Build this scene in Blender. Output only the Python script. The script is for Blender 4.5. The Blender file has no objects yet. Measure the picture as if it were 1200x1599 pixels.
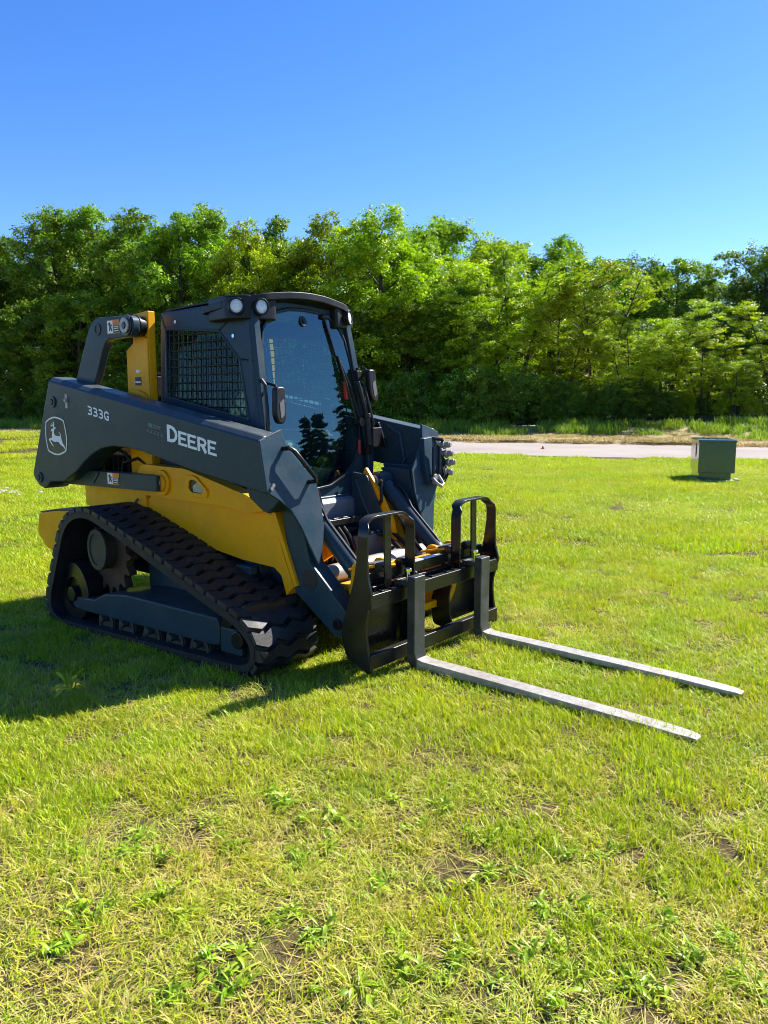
import bpy, bmesh, math, random
import numpy as np
from mathutils import Vector, Matrix

rad = math.radians
SC = bpy.context.scene
COL = SC.collection
rng = np.random.default_rng(7)

# ------------------------------------------------------------------ camera
F_PX, CAM = 1204.45, Vector((2.429, -3.599, 1.446))
AZ = rad(129.375)
PITCH = math.atan((800 - 627.8) / F_PX)
Fv = Vector((math.cos(AZ) * math.cos(PITCH), math.sin(AZ) * math.cos(PITCH), -math.sin(PITCH)))
Rv = Vector((math.sin(AZ), -math.cos(AZ), 0))
Uv = Rv.cross(Fv)
cd = bpy.data.cameras.new('camera')
cd.sensor_fit = 'VERTICAL'
cd.sensor_height = 24.0
cd.lens = 24.0 * F_PX / 1599.0
cd.clip_start, cd.clip_end = 0.05, 2000
cam = bpy.data.objects.new('camera', cd)
COL.objects.link(cam)
M = Matrix((Rv, Uv, -Fv)).transposed().to_4x4()
M.translation = CAM
cam.matrix_world = M
SC.camera = cam

# ------------------------------------------------------------------ sky and sun
SUN = Vector((0.27, 0.97, 0.96)).normalized()
w = bpy.data.worlds.new('World')
SC.world = w
w.use_nodes = True
nt = w.node_tree
bg = nt.nodes['Background']
sky = nt.nodes.new('ShaderNodeTexSky')
sky.sky_type = 'NISHITA'
sky.sun_disc = False
sky.sun_elevation = math.asin(SUN.z)
sky.sun_rotation = math.atan2(SUN.x, SUN.y)
sky.altitude = 0
sky.air_density = 1.0
sky.dust_density = 0.15
sky.ozone_density = 5.0
hsv = nt.nodes.new('ShaderNodeHueSaturation')      # the phone camera's vivid blue, the same over the whole sky
hsv.inputs['Saturation'].default_value = 1.25
hsv.inputs['Hue'].default_value = 0.513
nt.links.new(sky.outputs[0], hsv.inputs['Color'])
nt.links.new(hsv.outputs[0], bg.inputs[0])
bg.inputs[1].default_value = 0.090
sl = bpy.data.lights.new('sun', 'SUN')
sl.energy = 5.0
sl.angle = rad(0.55)
sl.color = (1.0, 0.955, 0.88)
so = bpy.data.objects.new('sun', sl)
COL.objects.link(so)
so.rotation_euler = SUN.to_track_quat('Z', 'Y').to_euler()
so.location = (6, 20, 20)
SC.view_settings.view_transform = 'Standard'
SC.view_settings.look = 'None'
SC.view_settings.gamma = 1.0
SC.view_settings.use_curve_mapping = False
SC.view_settings.exposure = 1.3
SC.render.engine = 'CYCLES'
SC.cycles.max_bounces = 8
SC.cycles.transparent_max_bounces = 16
SC.cycles.use_denoising = True
SC.cycles.filter_width = 1.05


# ------------------------------------------------------------------ helpers
def link_mesh(name, me, mat=None, parent=None, col=COL):
    o = bpy.data.objects.new(name, me)
    col.objects.link(o)
    if mat is not None:
        for m in (mat if isinstance(mat, (list, tuple)) else [mat]):
            me.materials.append(m)
    if parent is not None:
        o.parent = parent
    return o


def thing(name, loc, label, cat, group=None, rz=0.0):
    o = bpy.data.objects.new(name, None)
    o.empty_display_size = 0.2
    COL.objects.link(o)
    o.location = loc
    o.rotation_euler = (0, 0, rz)
    o['label'] = label
    o['category'] = cat
    if group:
        o['group'] = group
    return o


def base_of(o):
    v = Vector((0, 0, 0))
    while o is not None:
        v += o.location
        o = o.parent
    return v


class MB:
    """collects shapes given in world coordinates, then links them as one mesh"""
    def __init__(s):
        s.v, s.f = [], []

    def add(s, v, f):
        b = len(s.v)
        s.v += [tuple(p) for p in v]
        s.f += [tuple(i + b for i in q) for q in f]
        return s

    def box(s, x0, x1, y0, y1, z0, z1):
        return s.add([(x, y, z) for z in (z0, z1) for y in (y0, y1) for x in (x0, x1)],
                     [(0, 2, 3, 1), (4, 5, 7, 6), (0, 1, 5, 4), (2, 6, 7, 3), (0, 4, 6, 2), (1, 3, 7, 5)])

    def loft(s, rings, cap=True, closed=True):
        n = len(rings[0])
        v = [p for r in rings for p in r]
        f = []
        for k in range(len(rings) - 1):
            for i in range(n if closed else n - 1):
                j = (i + 1) % n
                f.append((k * n + i, k * n + j, (k + 1) * n + j, (k + 1) * n + i))
        if cap:
            f.append(tuple(range(n))[::-1])
            f.append(tuple((len(rings) - 1) * n + i for i in range(n)))
        return s.add(v, f)

    def prism(s, ax, prof, a, b):
        """prof: 2D outline; ax 'y' -> (x,z), 'x' -> (y,z), 'z' -> (x,y)"""
        def P(p, t):
            return (p[0], t, p[1]) if ax == 'y' else (t, p[0], p[1]) if ax == 'x' else (p[0], p[1], t)
        return s.loft([[P(p, a) for p in prof], [P(p, b) for p in prof]])

    def cyl(s, p0, p1, r0, r1=None, n=24, cap=True):
        p0, p1 = Vector(p0), Vector(p1)
        r1 = r0 if r1 is None else r1
        d = (p1 - p0).normalized()
        a = d.orthogonal().normalized()
        b = d.cross(a)
        R = []
        for p, r in ((p0, r0), (p1, r1)):
            R.append([p + (a * math.cos(2 * math.pi * i / n) + b * math.sin(2 * math.pi * i / n)) * r for i in range(n)])
        return s.loft(R, cap)

    def ring(s, c, axis, r0, r1, w, n=28):
        c, axis = Vector(c), Vector(axis).normalized()
        a = axis.orthogonal().normalized()
        b = axis.cross(a)
        rings = []
        for r, t in ((r0, 0), (r1, 0), (r1, w), (r0, w), (r0, 0)):
            rings.append([c + axis * t + (a * math.cos(2 * math.pi * i / n) + b * math.sin(2 * math.pi * i / n)) * r for i in range(n)])
        return s.loft(rings, cap=False)

    def tube(s, path, r, n=10):
        path = [Vector(p) for p in path]
        rings = []
        prev = None
        for i, p in enumerate(path):
            t = (path[min(i + 1, len(path) - 1)] - path[max(i - 1, 0)]).normalized()
            a = t.orthogonal().normalized() if prev is None else (prev - t * prev.dot(t)).normalized()
            prev = a
            b = t.cross(a)
            rr = r[i] if isinstance(r, (list, tuple)) else r
            rings.append([p + (a * math.cos(2 * math.pi * k / n) + b * math.sin(2 * math.pi * k / n)) * rr for k in range(n)])
        return s.loft(rings)

    def strip(s, path, side, wd, th):
        """flat bar along a path: side = direction of its width, th = thickness"""
        path = [Vector(p) for p in path]
        side = Vector(side).normalized()
        rings = []
        for i, p in enumerate(path):
            t = (path[min(i + 1, len(path) - 1)] - path[max(i - 1, 0)]).normalized()
            nrm = t.cross(side).normalized()
            rings.append([p + side * wd / 2 + nrm * th / 2, p - side * wd / 2 + nrm * th / 2,
                          p - side * wd / 2 - nrm * th / 2, p + side * wd / 2 - nrm * th / 2])
        return s.loft(rings)

    def build(s, name, mat, parent=None, bevel=0.0, seg=2, smooth=True, angle=32):
        off = base_of(parent) if parent is not None else Vector((0, 0, 0))
        me = bpy.data.meshes.new(name)
        me.from_pydata([tuple(Vector(p) - off) for p in s.v], [], s.f)
        bm = bmesh.new()
        bm.from_mesh(me)
        bmesh.ops.recalc_face_normals(bm, faces=bm.faces)
        lim = rad(angle)
        for e in bm.edges:
            e.smooth = not (len(e.link_faces) == 2 and e.calc_face_angle(0) > lim)
        for f in bm.faces:
            f.smooth = smooth
        bm.to_mesh(me)
        bm.free()
        o = link_mesh(name, me, mat, parent)
        if bevel > 0:
            b = o.modifiers.new('bevel', 'BEVEL')
            b.width = bevel
            b.segments = seg
            b.limit_method = 'ANGLE'
            b.angle_limit = rad(35)
            b.harden_normals = True
        return o


def arc(cx, cy, r, a0, a1, n=8):
    return [(cx + r * math.cos(rad(a0 + (a1 - a0) * i / n)), cy + r * math.sin(rad(a0 + (a1 - a0) * i / n))) for i in range(n + 1)]


def rounded(pts, r, n=5):
    """round the corners of a 2D polygon"""
    out = []
    m = len(pts)
    for i in range(m):
        p, a, b = Vector(pts[i]), Vector(pts[i - 1]), Vector(pts[(i + 1) % m])
        rr = r[i] if isinstance(r, (list, tuple)) else r
        da, db = (a - p), (b - p)
        k = min(rr, da.length * .45, db.length * .45)
        if k < 1e-5:
            out.append(tuple(p))
            continue
        s, e = p + da.normalized() * k, p + db.normalized() * k
        for j in range(n + 1):
            t = j / n
            out.append(tuple(s * (1 - t) ** 2 + p * 2 * t * (1 - t) + e * t ** 2))
    return out


def sstep(a, b, x):
    t = np.clip((np.asarray(x, float) - a) / (b - a), 0, 1)
    return t * t * (3 - 2 * t)


# ------------------------------------------------------------------ materials
def new_mat(name):
    m = bpy.data.materials.new(name)
    m.use_nodes = True
    return m, m.node_tree.nodes, m.node_tree.links, m.node_tree.nodes['Principled BSDF']


def noise(N, L, vec, scale, detail=4, rough=0.55):
    n = N.new('ShaderNodeTexNoise')
    n.inputs['Scale'].default_value = scale
    n.inputs['Detail'].default_value = detail
    n.inputs['Roughness'].default_value = rough
    L.new(vec, n.inputs['Vector'])
    return n


def ramp(N, L, fac, stops):
    r = N.new('ShaderNodeValToRGB')
    e = r.color_ramp.elements
    while len(e) < len(stops):
        e.new(0.5)
    for el, (p, c) in zip(e, stops):
        el.position = p
        el.color = (*c, 1) if len(c) == 3 else c
    L.new(fac, r.inputs[0])
    return r


def mix(N, L, fac, a, b, mode='MIX'):
    m = N.new('ShaderNodeMix')
    m.data_type = 'RGBA'
    m.blend_type = mode
    for sock, val in ((m.inputs[0], fac), (m.inputs[6], a), (m.inputs[7], b)):
        if hasattr(val, 'links'):
            L.new(val, sock)
        elif isinstance(val, (int, float)):
            sock.default_value = val
        else:
            sock.default_value = (*val, 1)
    return m.outputs[2]


def surf(name, col, rough=0.45, metal=0.0, spec=0.5, dirt=(0.16, 0.13, 0.09), dirt_amt=0.15, scale=5.0,
         var=0.12, bump=0.0, bump_scale=60.0, coat=0.0, dust=0.0, chips=0.0):
    m, N, L, P = new_mat(name)
    tc = N.new('ShaderNodeTexCoord')
    n1 = noise(N, L, tc.outputs['Object'], scale, 6, 0.62)
    n2 = noise(N, L, tc.outputs['Object'], scale * 7.3, 5, 0.6)
    c = tuple(col)
    lo = tuple(x * (1 - var) for x in c)
    hi = tuple(min(1, x * (1 + var)) for x in c)
    r1 = ramp(N, L, n2.outputs['Fac'], [(0.3, lo), (0.7, hi)])
    mask = ramp(N, L, n1.outputs['Fac'], [(0.45, (0, 0, 0)), (0.78, (dirt_amt,) * 3)])
    base = mix(N, L, mask.outputs[0], r1.outputs[0], dirt)
    if dust > 0:                                      # dry dust lying on the faces that look up
        g = N.new('ShaderNodeNewGeometry')
        sx = N.new('ShaderNodeSeparateXYZ')
        L.new(g.outputs['Normal'], sx.inputs[0])
        up = ramp(N, L, sx.outputs['Z'], [(0.45, (0, 0, 0)), (0.95, (1, 1, 1))])
        nd = noise(N, L, tc.outputs['Object'], 14.0, 6, 0.7)
        kd = ramp(N, L, nd.outputs['Fac'], [(0.35, (dust * .35,) * 3), (0.72, (dust,) * 3)])
        base = mix(N, L, mix(N, L, 1.0, up.outputs[0], kd.outputs[0], 'MULTIPLY'), base, (0.24, 0.215, 0.17))
    if chips > 0:                                     # small scuffs and specks in the paint
        nc = noise(N, L, tc.outputs['Object'], 75.0, 3, 0.6)
        kc = ramp(N, L, nc.outputs['Fac'], [(0.69, (0, 0, 0)), (0.74, (chips,) * 3)])
        mp = N.new('ShaderNodeMapping')
        mp.inputs['Scale'].default_value = (2.5, 30, 60)
        L.new(tc.outputs['Object'], mp.inputs['Vector'])
        ns_ = noise(N, L, mp.outputs[0], 2.0, 3, 0.55)
        ks = ramp(N, L, ns_.outputs['Fac'], [(0.72, (0, 0, 0)), (0.80, (chips * .6,) * 3)])
        base = mix(N, L, kc.outputs[0], base, (0.22, 0.21, 0.19))
        base = mix(N, L, ks.outputs[0], base, (0.22, 0.21, 0.19))
    L.new(base, P.inputs['Base Color'])
    rr = ramp(N, L, n1.outputs['Fac'], [(0.3, (max(0.02, rough - .08),) * 3), (0.75, (min(1, rough + .16),) * 3)])
    L.new(rr.outputs[0], P.inputs['Roughness'])
    P.inputs['Metallic'].default_value = metal
    P.inputs['Specular IOR Level'].default_value = spec
    P.inputs['Coat Weight'].default_value = coat
    P.inputs['Coat Roughness'].default_value = 0.12
    if bump > 0:
        nb = noise(N, L, tc.outputs['Object'], bump_scale, 4, 0.6)
        b = N.new('ShaderNodeBump')
        b.inputs['Strength'].default_value = bump
        b.inputs['Distance'].default_value = 0.004
        L.new(nb.outputs['Fac'], b.inputs['Height'])
        L.new(b.outputs[0], P.inputs['Normal'])
    return m


def leaf_mat(name, cols, trans=0.45, rough=0.5, tint=(0.75, 1.0, 0.25), objvar=0.25, world=None):
    """cols: dark to light ramp over the per-leaf attribute; shared by foliage and grass"""
    m, N, L, P = new_mat(name)
    at = N.new('ShaderNodeAttribute')
    at.attribute_name = 'rnd'
    r = ramp(N, L, at.outputs['Fac'], [(i / (len(cols) - 1), c) for i, c in enumerate(cols)])
    colr = r.outputs[0]
    oi = N.new('ShaderNodeObjectInfo')
    if objvar > 0:
        hs = N.new('ShaderNodeHueSaturation')
        mr = N.new('ShaderNodeMapRange')
        mr.inputs['To Min'].default_value = 1 - objvar
        mr.inputs['To Max'].default_value = 1 + objvar
        L.new(oi.outputs['Random'], mr.inputs['Value'])
        L.new(mr.outputs[0], hs.inputs['Value'])
        mh = N.new('ShaderNodeMapRange')
        mh.inputs['To Min'].default_value = 0.485
        mh.inputs['To Max'].default_value = 0.515
        ml = N.new('ShaderNodeMath')
        ml.operation = 'FRACT'
        mm = N.new('ShaderNodeMath')
        mm.operation = 'MULTIPLY'
        mm.inputs[1].default_value = 7.31
        L.new(oi.outputs['Random'], mm.inputs[0])
        L.new(mm.outputs[0], ml.inputs[0])
        L.new(ml.outputs[0], mh.inputs['Value'])
        L.new(mh.outputs[0], hs.inputs['Hue'])
        L.new(colr, hs.inputs['Color'])
        colr = hs.outputs[0]
    if world:
        g = N.new('ShaderNodeNewGeometry')
        for scale, lo, hi, cc, amt in world:
            n = noise(N, L, g.outputs['Position'], scale, 3, 0.6)
            k = ramp(N, L, n.outputs['Fac'], [(lo, (0, 0, 0)), (hi, (amt,) * 3)])
            colr = mix(N, L, k.outputs[0], colr, cc)
    L.new(colr, P.inputs['Base Color'])
    P.inputs['Roughness'].default_value = rough
    P.inputs['Specular IOR Level'].default_value = 0.35
    T = N.new('ShaderNodeBsdfTranslucent')
    L.new(mix(N, L, 1.0, colr, tint, 'MULTIPLY'), T.inputs['Color'])
    ms = N.new('ShaderNodeMixShader')
    ms.inputs[0].default_value = trans
    L.new(P.outputs[0], ms.inputs[1])
    L.new(T.outputs[0], ms.inputs[2])
    L.new(ms.outputs[0], N['Material Output'].inputs['Surface'])
    return m


MAT = dict(
    slate=surf('slate_paint', (0.019, 0.042, 0.060), 0.40, spec=0.20, dirt=(0.10, 0.10, 0.095), dirt_amt=0.20, coat=0.06, dust=0.30, chips=0.35),
    yellow=surf('yellow_paint', (0.80, 0.35, 0.0), 0.40, spec=0.25, dirt=(0.30, 0.15, 0.02), dirt_amt=0.22, var=0.05, coat=0.0, dust=0.2, chips=0.25),
    black=surf('black_paint', (0.006, 0.006, 0.007), 0.30, spec=0.35, dirt=(0.04, 0.04, 0.035), dirt_amt=0.12, coat=0.2, dust=0.12, chips=0.22),
    plastic=surf('black_plastic', (0.006, 0.0065, 0.0075), 0.42, spec=0.35, dirt_amt=0.05),
    rubber=surf('track_rubber', (0.014, 0.0145, 0.016), 0.55, dirt=(0.075, 0.073, 0.068), dirt_amt=0.35, var=0.3, bump=0.5, scale=9, spec=0.45),
    belt=surf('belt_rubber', (0.008, 0.0085, 0.0095), 0.65, dirt=(0.06, 0.055, 0.048), dirt_amt=0.2, var=0.25, bump=0.4, scale=6),
    fork=surf('fork_steel', (0.33, 0.31, 0.27), 0.52, metal=0.15, dirt=(0.13, 0.085, 0.05), dirt_amt=0.8, var=0.25, bump=0.3, scale=5, chips=0.8),
    shank=surf('fork_shank_paint', (0.035, 0.037, 0.038), 0.36, dirt=(0.14, 0.13, 0.11), dirt_amt=0.5, var=0.25, bump=0.2, scale=9, chips=0.7),
    worn=surf('worn_steel', (0.34, 0.33, 0.31), 0.45, metal=0.4, dirt=(0.20, 0.13, 0.08), dirt_amt=0.6, var=0.18, bump=0.2, scale=8),
    tread=surf('step_plate', (0.16, 0.175, 0.19), 0.5, metal=0.2, dirt=(0.10, 0.09, 0.08), dirt_amt=0.5, var=0.15, scale=10),
    chrome=surf('chrome', (0.80, 0.82, 0.85), 0.10, metal=1.0, dirt_amt=0.05, var=0.03),
    rust=surf('rusty_steel', (0.09, 0.05, 0.032), 0.65, metal=0.3, dirt=(0.05, 0.03, 0.02), dirt_amt=0.5, var=0.3, bump=0.4, scale=10),
    hub=surf('hub_paint', (0.032, 0.034, 0.026), 0.55, dirt=(0.05, 0.045, 0.035), dirt_amt=0.5, var=0.2, scale=8),
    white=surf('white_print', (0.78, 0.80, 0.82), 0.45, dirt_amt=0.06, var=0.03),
    orange=surf('orange_print', (0.72, 0.20, 0.02), 0.45, dirt_amt=0.06, var=0.04),
    ink=surf('black_print', (0.012, 0.012, 0.013), 0.45, dirt_amt=0.05),
    gprint=surf('green_print', (0.02, 0.17, 0.08), 0.45, dirt_amt=0.05),
    lens=surf('lamp_lens', (0.72, 0.76, 0.78), 0.16, dirt=(0.3, 0.33, 0.36), dirt_amt=0.6, scale=60, var=0.15, spec=0.8),
    seat=surf('seat_vinyl', (0.020, 0.020, 0.022), 0.6, dirt_amt=0.1),
    red=surf('red_plastic', (0.45, 0.02, 0.02), 0.5, dirt_amt=0.1),
    grey=surf('grey_panel', (0.12, 0.12, 0.115), 0.5, dirt=(0.1, 0.085, 0.06), dirt_amt=0.5, var=0.15, scale=8),
    cabinet=surf('cabinet_green', (0.002, 0.058, 0.050), 0.22, spec=0.4, dirt=(0.015, 0.065, 0.055), dirt_amt=0.10, var=0.12, scale=4, coat=1.0, chips=0.15),
    concrete=surf('pad_concrete', (0.33, 0.31, 0.28), 0.85, bump=0.6, dirt=(0.2, 0.17, 0.12), dirt_amt=0.5),
    bark=surf('bark', (0.055, 0.042, 0.032), 0.85, bump=0.8, bump_scale=25, var=0.35, dirt=(0.05, 0.06, 0.03), dirt_amt=0.5, scale=3),
)


def glass_mat(name, tint, ior, body=0.0):
    m, N, L, P = new_mat(name)
    N.remove(P)
    tr = N.new('ShaderNodeBsdfTransparent')
    tr.inputs[0].default_value = (*tint, 1)
    gl = N.new('ShaderNodeBsdfGlossy')
    gl.inputs['Roughness'].default_value = 0.008
    gl.inputs['Color'].default_value = (0.72, 1.0, 1.0, 1)
    fr = N.new('ShaderNodeFresnel')
    fr.inputs['IOR'].default_value = ior
    tc = N.new('ShaderNodeTexCoord')
    nb = noise(N, L, tc.outputs['Object'], 2.2, 2, 0.4)
    b = N.new('ShaderNodeBump')
    b.inputs['Strength'].default_value = 0.06
    b.inputs['Distance'].default_value = 0.02
    L.new(nb.outputs['Fac'], b.inputs['Height'])
    L.new(b.outputs[0], gl.inputs['Normal'])
    ms = N.new('ShaderNodeMixShader')
    gg = N.new('ShaderNodeNewGeometry')               # mirror on the outer face of the pane only
    sb = N.new('ShaderNodeMath')
    sb.operation = 'SUBTRACT'
    sb.use_clamp = True
    L.new(fr.outputs[0], sb.inputs[0])
    L.new(gg.outputs['Backfacing'], sb.inputs[1])
    L.new(sb.outputs[0], ms.inputs[0])
    L.new(tr.outputs[0], ms.inputs[1])
    L.new(gl.outputs[0], ms.inputs[2])
    L.new(ms.outputs[0], N['Material Output'].inputs['Surface'])
    return m


MAT['glass'] = glass_mat('door_glass', (0.88, 1.0, 0.97), 1.95)
MAT['sideglass'] = glass_mat('side_glass', (0.62, 0.78, 0.74), 1.32)
MAT['rearglass'] = glass_mat('rear_glass', (0.75, 0.85, 0.80), 1.15)
MAT['leaf'] = leaf_mat('leaf_broad', [(0.105, 0.19, 0.012), (0.25, 0.36, 0.018), (0.46, 0.55, 0.035)], 0.42)
MAT['leaf_lime'] = leaf_mat('leaf_lime', [(0.190, 0.260, 0.008), (0.40, 0.47, 0.014), (0.66, 0.69, 0.035)], 0.44)
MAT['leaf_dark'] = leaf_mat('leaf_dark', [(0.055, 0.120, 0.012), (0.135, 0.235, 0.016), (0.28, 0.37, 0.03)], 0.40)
MAT['needle'] = leaf_mat('needles', [(0.030, 0.070, 0.015), (0.06, 0.12, 0.02), (0.10, 0.17, 0.03)], 0.4)
LIME, STRAW, DEEP = (0.47, 0.56, 0.006), (0.66, 0.54, 0.23), (0.19, 0.33, 0.010)
MAT['grass'] = leaf_mat('grass_blades', [DEEP, (0.29, 0.43, 0.006), LIME, (0.48, 0.54, 0.012), (0.58, 0.52, 0.08), STRAW],
                        0.42, 0.5, (0.95, 1.0, 0.25), 0.12,
                        [(0.55, 0.45, 0.72, (0.56, 0.53, 0.04), 0.4), (1.7, 0.55, 0.8, (0.24, 0.38, 0.010), 0.4)])
MAT['drygrass'] = leaf_mat('dry_grass', [(0.22, 0.26, 0.03), (0.38, 0.32, 0.10), (0.50, 0.39, 0.17), (0.58, 0.46, 0.22)], 0.3, 0.6, (1, .9, .6), 0.15)
MAT['tallgrass'] = leaf_mat('tall_grass', [(0.12, 0.22, 0.02), (0.22, 0.34, 0.02), (0.32, 0.42, 0.03), (0.42, 0.42, 0.12)], 0.42, 0.5, (0.85, 1, .3), 0.15)
MAT['weed'] = leaf_mat('weed_leaf', [(0.20, 0.33, 0.012), (0.30, 0.44, 0.016), (0.45, 0.54, 0.05)], 0.35, 0.4, (0.8, 1, .3), 0.2)


def ground_mat():
    m, N, L, P = new_mat('lawn_soil')
    g = N.new('ShaderNodeNewGeometry')
    p = g.outputs['Position']
    a = noise(N, L, p, 9.0, 8, 0.7)
    b = noise(N, L, p, 0.6, 4, 0.6)
    c = noise(N, L, p, 60.0, 4, 0.7)
    soil = ramp(N, L, c.outputs['Fac'], [(0.3, (0.035, 0.025, 0.012)), (0.7, (0.15, 0.115, 0.05))])
    green = ramp(N, L, c.outputs['Fac'], [(0.3, (0.13, 0.17, 0.012)), (0.7, (0.25, 0.30, 0.02))])
    k = ramp(N, L, a.outputs['Fac'], [(0.50, (0, 0, 0)), (0.66, (.8, .8, .8))])
    col = mix(N, L, k.outputs[0], soil.outputs[0], green.outputs[0])
    L.new(col, P.inputs['Base Color'])
    P.inputs['Roughness'].default_value = 0.95
    P.inputs['Specular IOR Level'].default_value = 0.1
    bp = N.new('ShaderNodeBump')
    bp.inputs['Strength'].default_value = 0.7
    bp.inputs['Distance'].default_value = 0.02
    L.new(c.outputs['Fac'], bp.inputs['Height'])
    L.new(bp.outputs[0], P.inputs['Normal'])
    return m


def flat_mat(name, lo, hi, s1, s2, bump=0.5):
    m, N, L, P = new_mat(name)
    g = N.new('ShaderNodeNewGeometry')
    a = noise(N, L, g.outputs['Position'], s1, 5, 0.6)
    b = noise(N, L, g.outputs['Position'], s2, 4, 0.7)
    k = ramp(N, L, b.outputs['Fac'], [(0.3, lo), (0.7, hi)])
    k2 = ramp(N, L, a.outputs['Fac'], [(0.3, (0.78, 0.78, 0.78)), (0.75, (1.12, 1.1, 1.06))])
    L.new(mix(N, L, 1.0, k.outputs[0], k2.outputs[0], 'MULTIPLY'), P.inputs['Base Color'])
    P.inputs['Roughness'].default_value = 0.9
    P.inputs['Specular IOR Level'].default_value = 0.2
    bp = N.new('ShaderNodeBump')
    bp.inputs['Strength'].default_value = bump
    bp.inputs['Distance'].default_value = 0.01
    L.new(b.outputs['Fac'], bp.inputs['Height'])
    L.new(bp.outputs[0], P.inputs['Normal'])
    return m


MAT['lawn'] = ground_mat()
MAT['road'] = flat_mat('worn_pale_asphalt', (0.26, 0.225, 0.20), (0.37, 0.325, 0.29), 0.35, 55)
MAT['verge'] = flat_mat('verge_soil', (0.20, 0.15, 0.075), (0.44, 0.35, 0.17), 0.8, 14, 0.8)
MAT['woodfloor'] = flat_mat('leaf_litter', (0.02, 0.022, 0.010), (0.06, 0.06, 0.022), 0.8, 9, 0.8)
MAT['stone'] = flat_mat('rubble_stone', (0.30, 0.26, 0.24), (0.48, 0.43, 0.40), 2, 20)

# ------------------------------------------------------------------ ground, road, verge
UX, UY = 0.929, 0.370                      # road direction; n grows away from the camera across the road
RN0, RN1, VN1 = 16.75, 23.4, 29.3


def un(x, y):
    return UX * x + UY * y, -UY * x + UX * y


def xy(u, n):
    return UX * u - UY * n, UY * u + UX * n


def gh(x, y):
    x, y = np.asarray(x, float), np.asarray(y, float)
    u, n = un(x, y)
    dip = -(0.042 * sstep(0.0, -0.5, x) + 0.045 * sstep(-0.9, -2.5, x)) * (1 - sstep(1.5, 5, np.abs(y + .3))) * (1 - sstep(-5, -8, x))
    crest = 0.50 * sstep(-9, -20, x) * sstep(4, 13, n) * (1 - sstep(14.4, 16.3, n))
    bank = 0.10 * sstep(RN1, RN1 + .25, n) + 0.55 * sstep(25.5, 33, n) + 0.03 * np.clip(n - 33, 0, 40)
    bank = bank + 0.35 * sstep(-16, -6, x) * sstep(26, 31, n)
    fine = 0.012 * np.sin(x * 2.1 + 1.3 * np.sin(y * 1.7)) * np.cos(y * 1.9 + .5) * (1 - sstep(RN0 - 1, RN0 - .2, n)) * sstep(1.2, 3.0, np.hypot(x + 1.3, y))
    return dip + crest + bank + fine


def grid_mesh(name, us, ns, mat, dz=0.0, jitter=None, kind='structure'):
    U_, N_ = np.meshgrid(us, ns)
    x, y = xy(U_, N_)
    z = gh(x, y) + dz
    if jitter is not None:
        z = z + jitter(U_, N_)
    v = np.stack([x, y, z], -1).reshape(-1, 3)
    nu = len(us)
    f = [(r * nu + c, r * nu + c + 1, (r + 1) * nu + c + 1, (r + 1) * nu + c) for r in range(len(ns) - 1) for c in range(nu - 1)]
    me = bpy.data.meshes.new(name)
    me.from_pydata(v.tolist(), [], f)
    me.polygons.foreach_set('use_smooth', [True] * len(f))
    o = link_mesh(name, me, mat)
    if kind:
        o['kind'] = kind
    return o


us = np.unique(np.concatenate([np.linspace(-600, -60, 12), np.linspace(-60, -12, 40), np.linspace(-12, 12, 97), np.linspace(12, 60, 24), np.linspace(60, 600, 10)]))
ns = np.unique(np.concatenate([np.linspace(-400, -20, 10), np.linspace(-20, -6, 12), np.linspace(-6, 10, 80), np.linspace(10, RN1, 40)]))
grid_mesh('lawn', us, ns, MAT['lawn'])
us2 = np.unique(np.concatenate([np.linspace(-600, -60, 10), np.linspace(-60, 40, 240), np.linspace(40, 600, 10)]))
vr = np.random.default_rng(3)
vj = vr.normal(0, 1, (30, len(us2)))
ns2 = np.array([RN1, RN1 + .12, RN1 + .3, RN1 + .6, RN1 + 1, 25, 26, 27, 28, VN1])
grid_mesh('verge', us2, ns2, MAT['verge'], 0.0,
          lambda a, b: np.where(b > RN1 + .01, np.abs(vj[:len(ns2)]) * 0.022, 0) * (np.abs(a) < 60))
grid_mesh('woodland_floor', np.linspace(-400, 400, 60), np.concatenate([np.linspace(VN1, 50, 14), np.linspace(60, 500, 10)]), MAT['woodfloor'])
edge = vr.normal(0, 0.05, len(us2))
U_, N_ = np.meshgrid(us2, [RN0, RN0 + 2, RN1 - 2, RN1 + .06])
N_ = N_ + np.array([edge, edge * 0, edge * 0, edge * 0])
x_, y_ = xy(U_, N_)
me = bpy.data.meshes.new('road')
nu = len(us2)
me.from_pydata(np.stack([x_, y_, np.full_like(x_, 0.008)], -1).reshape(-1, 3).tolist(), [],
               [(r * nu + c, r * nu + c + 1, (r + 1) * nu + c + 1, (r + 1) * nu + c) for r in range(3) for c in range(nu - 1)])
link_mesh('road', me, MAT['road'])['kind'] = 'structure'


# ------------------------------------------------------------------ grass
def attr_mesh(name, v, faces_flat, loop_tot, rnd):
    me = bpy.data.meshes.new(name)
    me.vertices.add(len(v))
    me.vertices.foreach_set('co', np.asarray(v, np.float32).ravel())
    me.loops.add(len(faces_flat))
    me.loops.foreach_set('vertex_index', np.asarray(faces_flat, np.int32))
    me.polygons.add(len(loop_tot))
    st = np.concatenate([[0], np.cumsum(loop_tot)[:-1]])
    me.polygons.foreach_set('loop_start', st.astype(np.int32))
    me.polygons.foreach_set('loop_total', np.asarray(loop_tot, np.int32))
    a = me.attributes.new('rnd', 'FLOAT', 'POINT')
    a.data.foreach_set('value', np.asarray(rnd, np.float32))
    me.update()
    me.validate()
    return me


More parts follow.
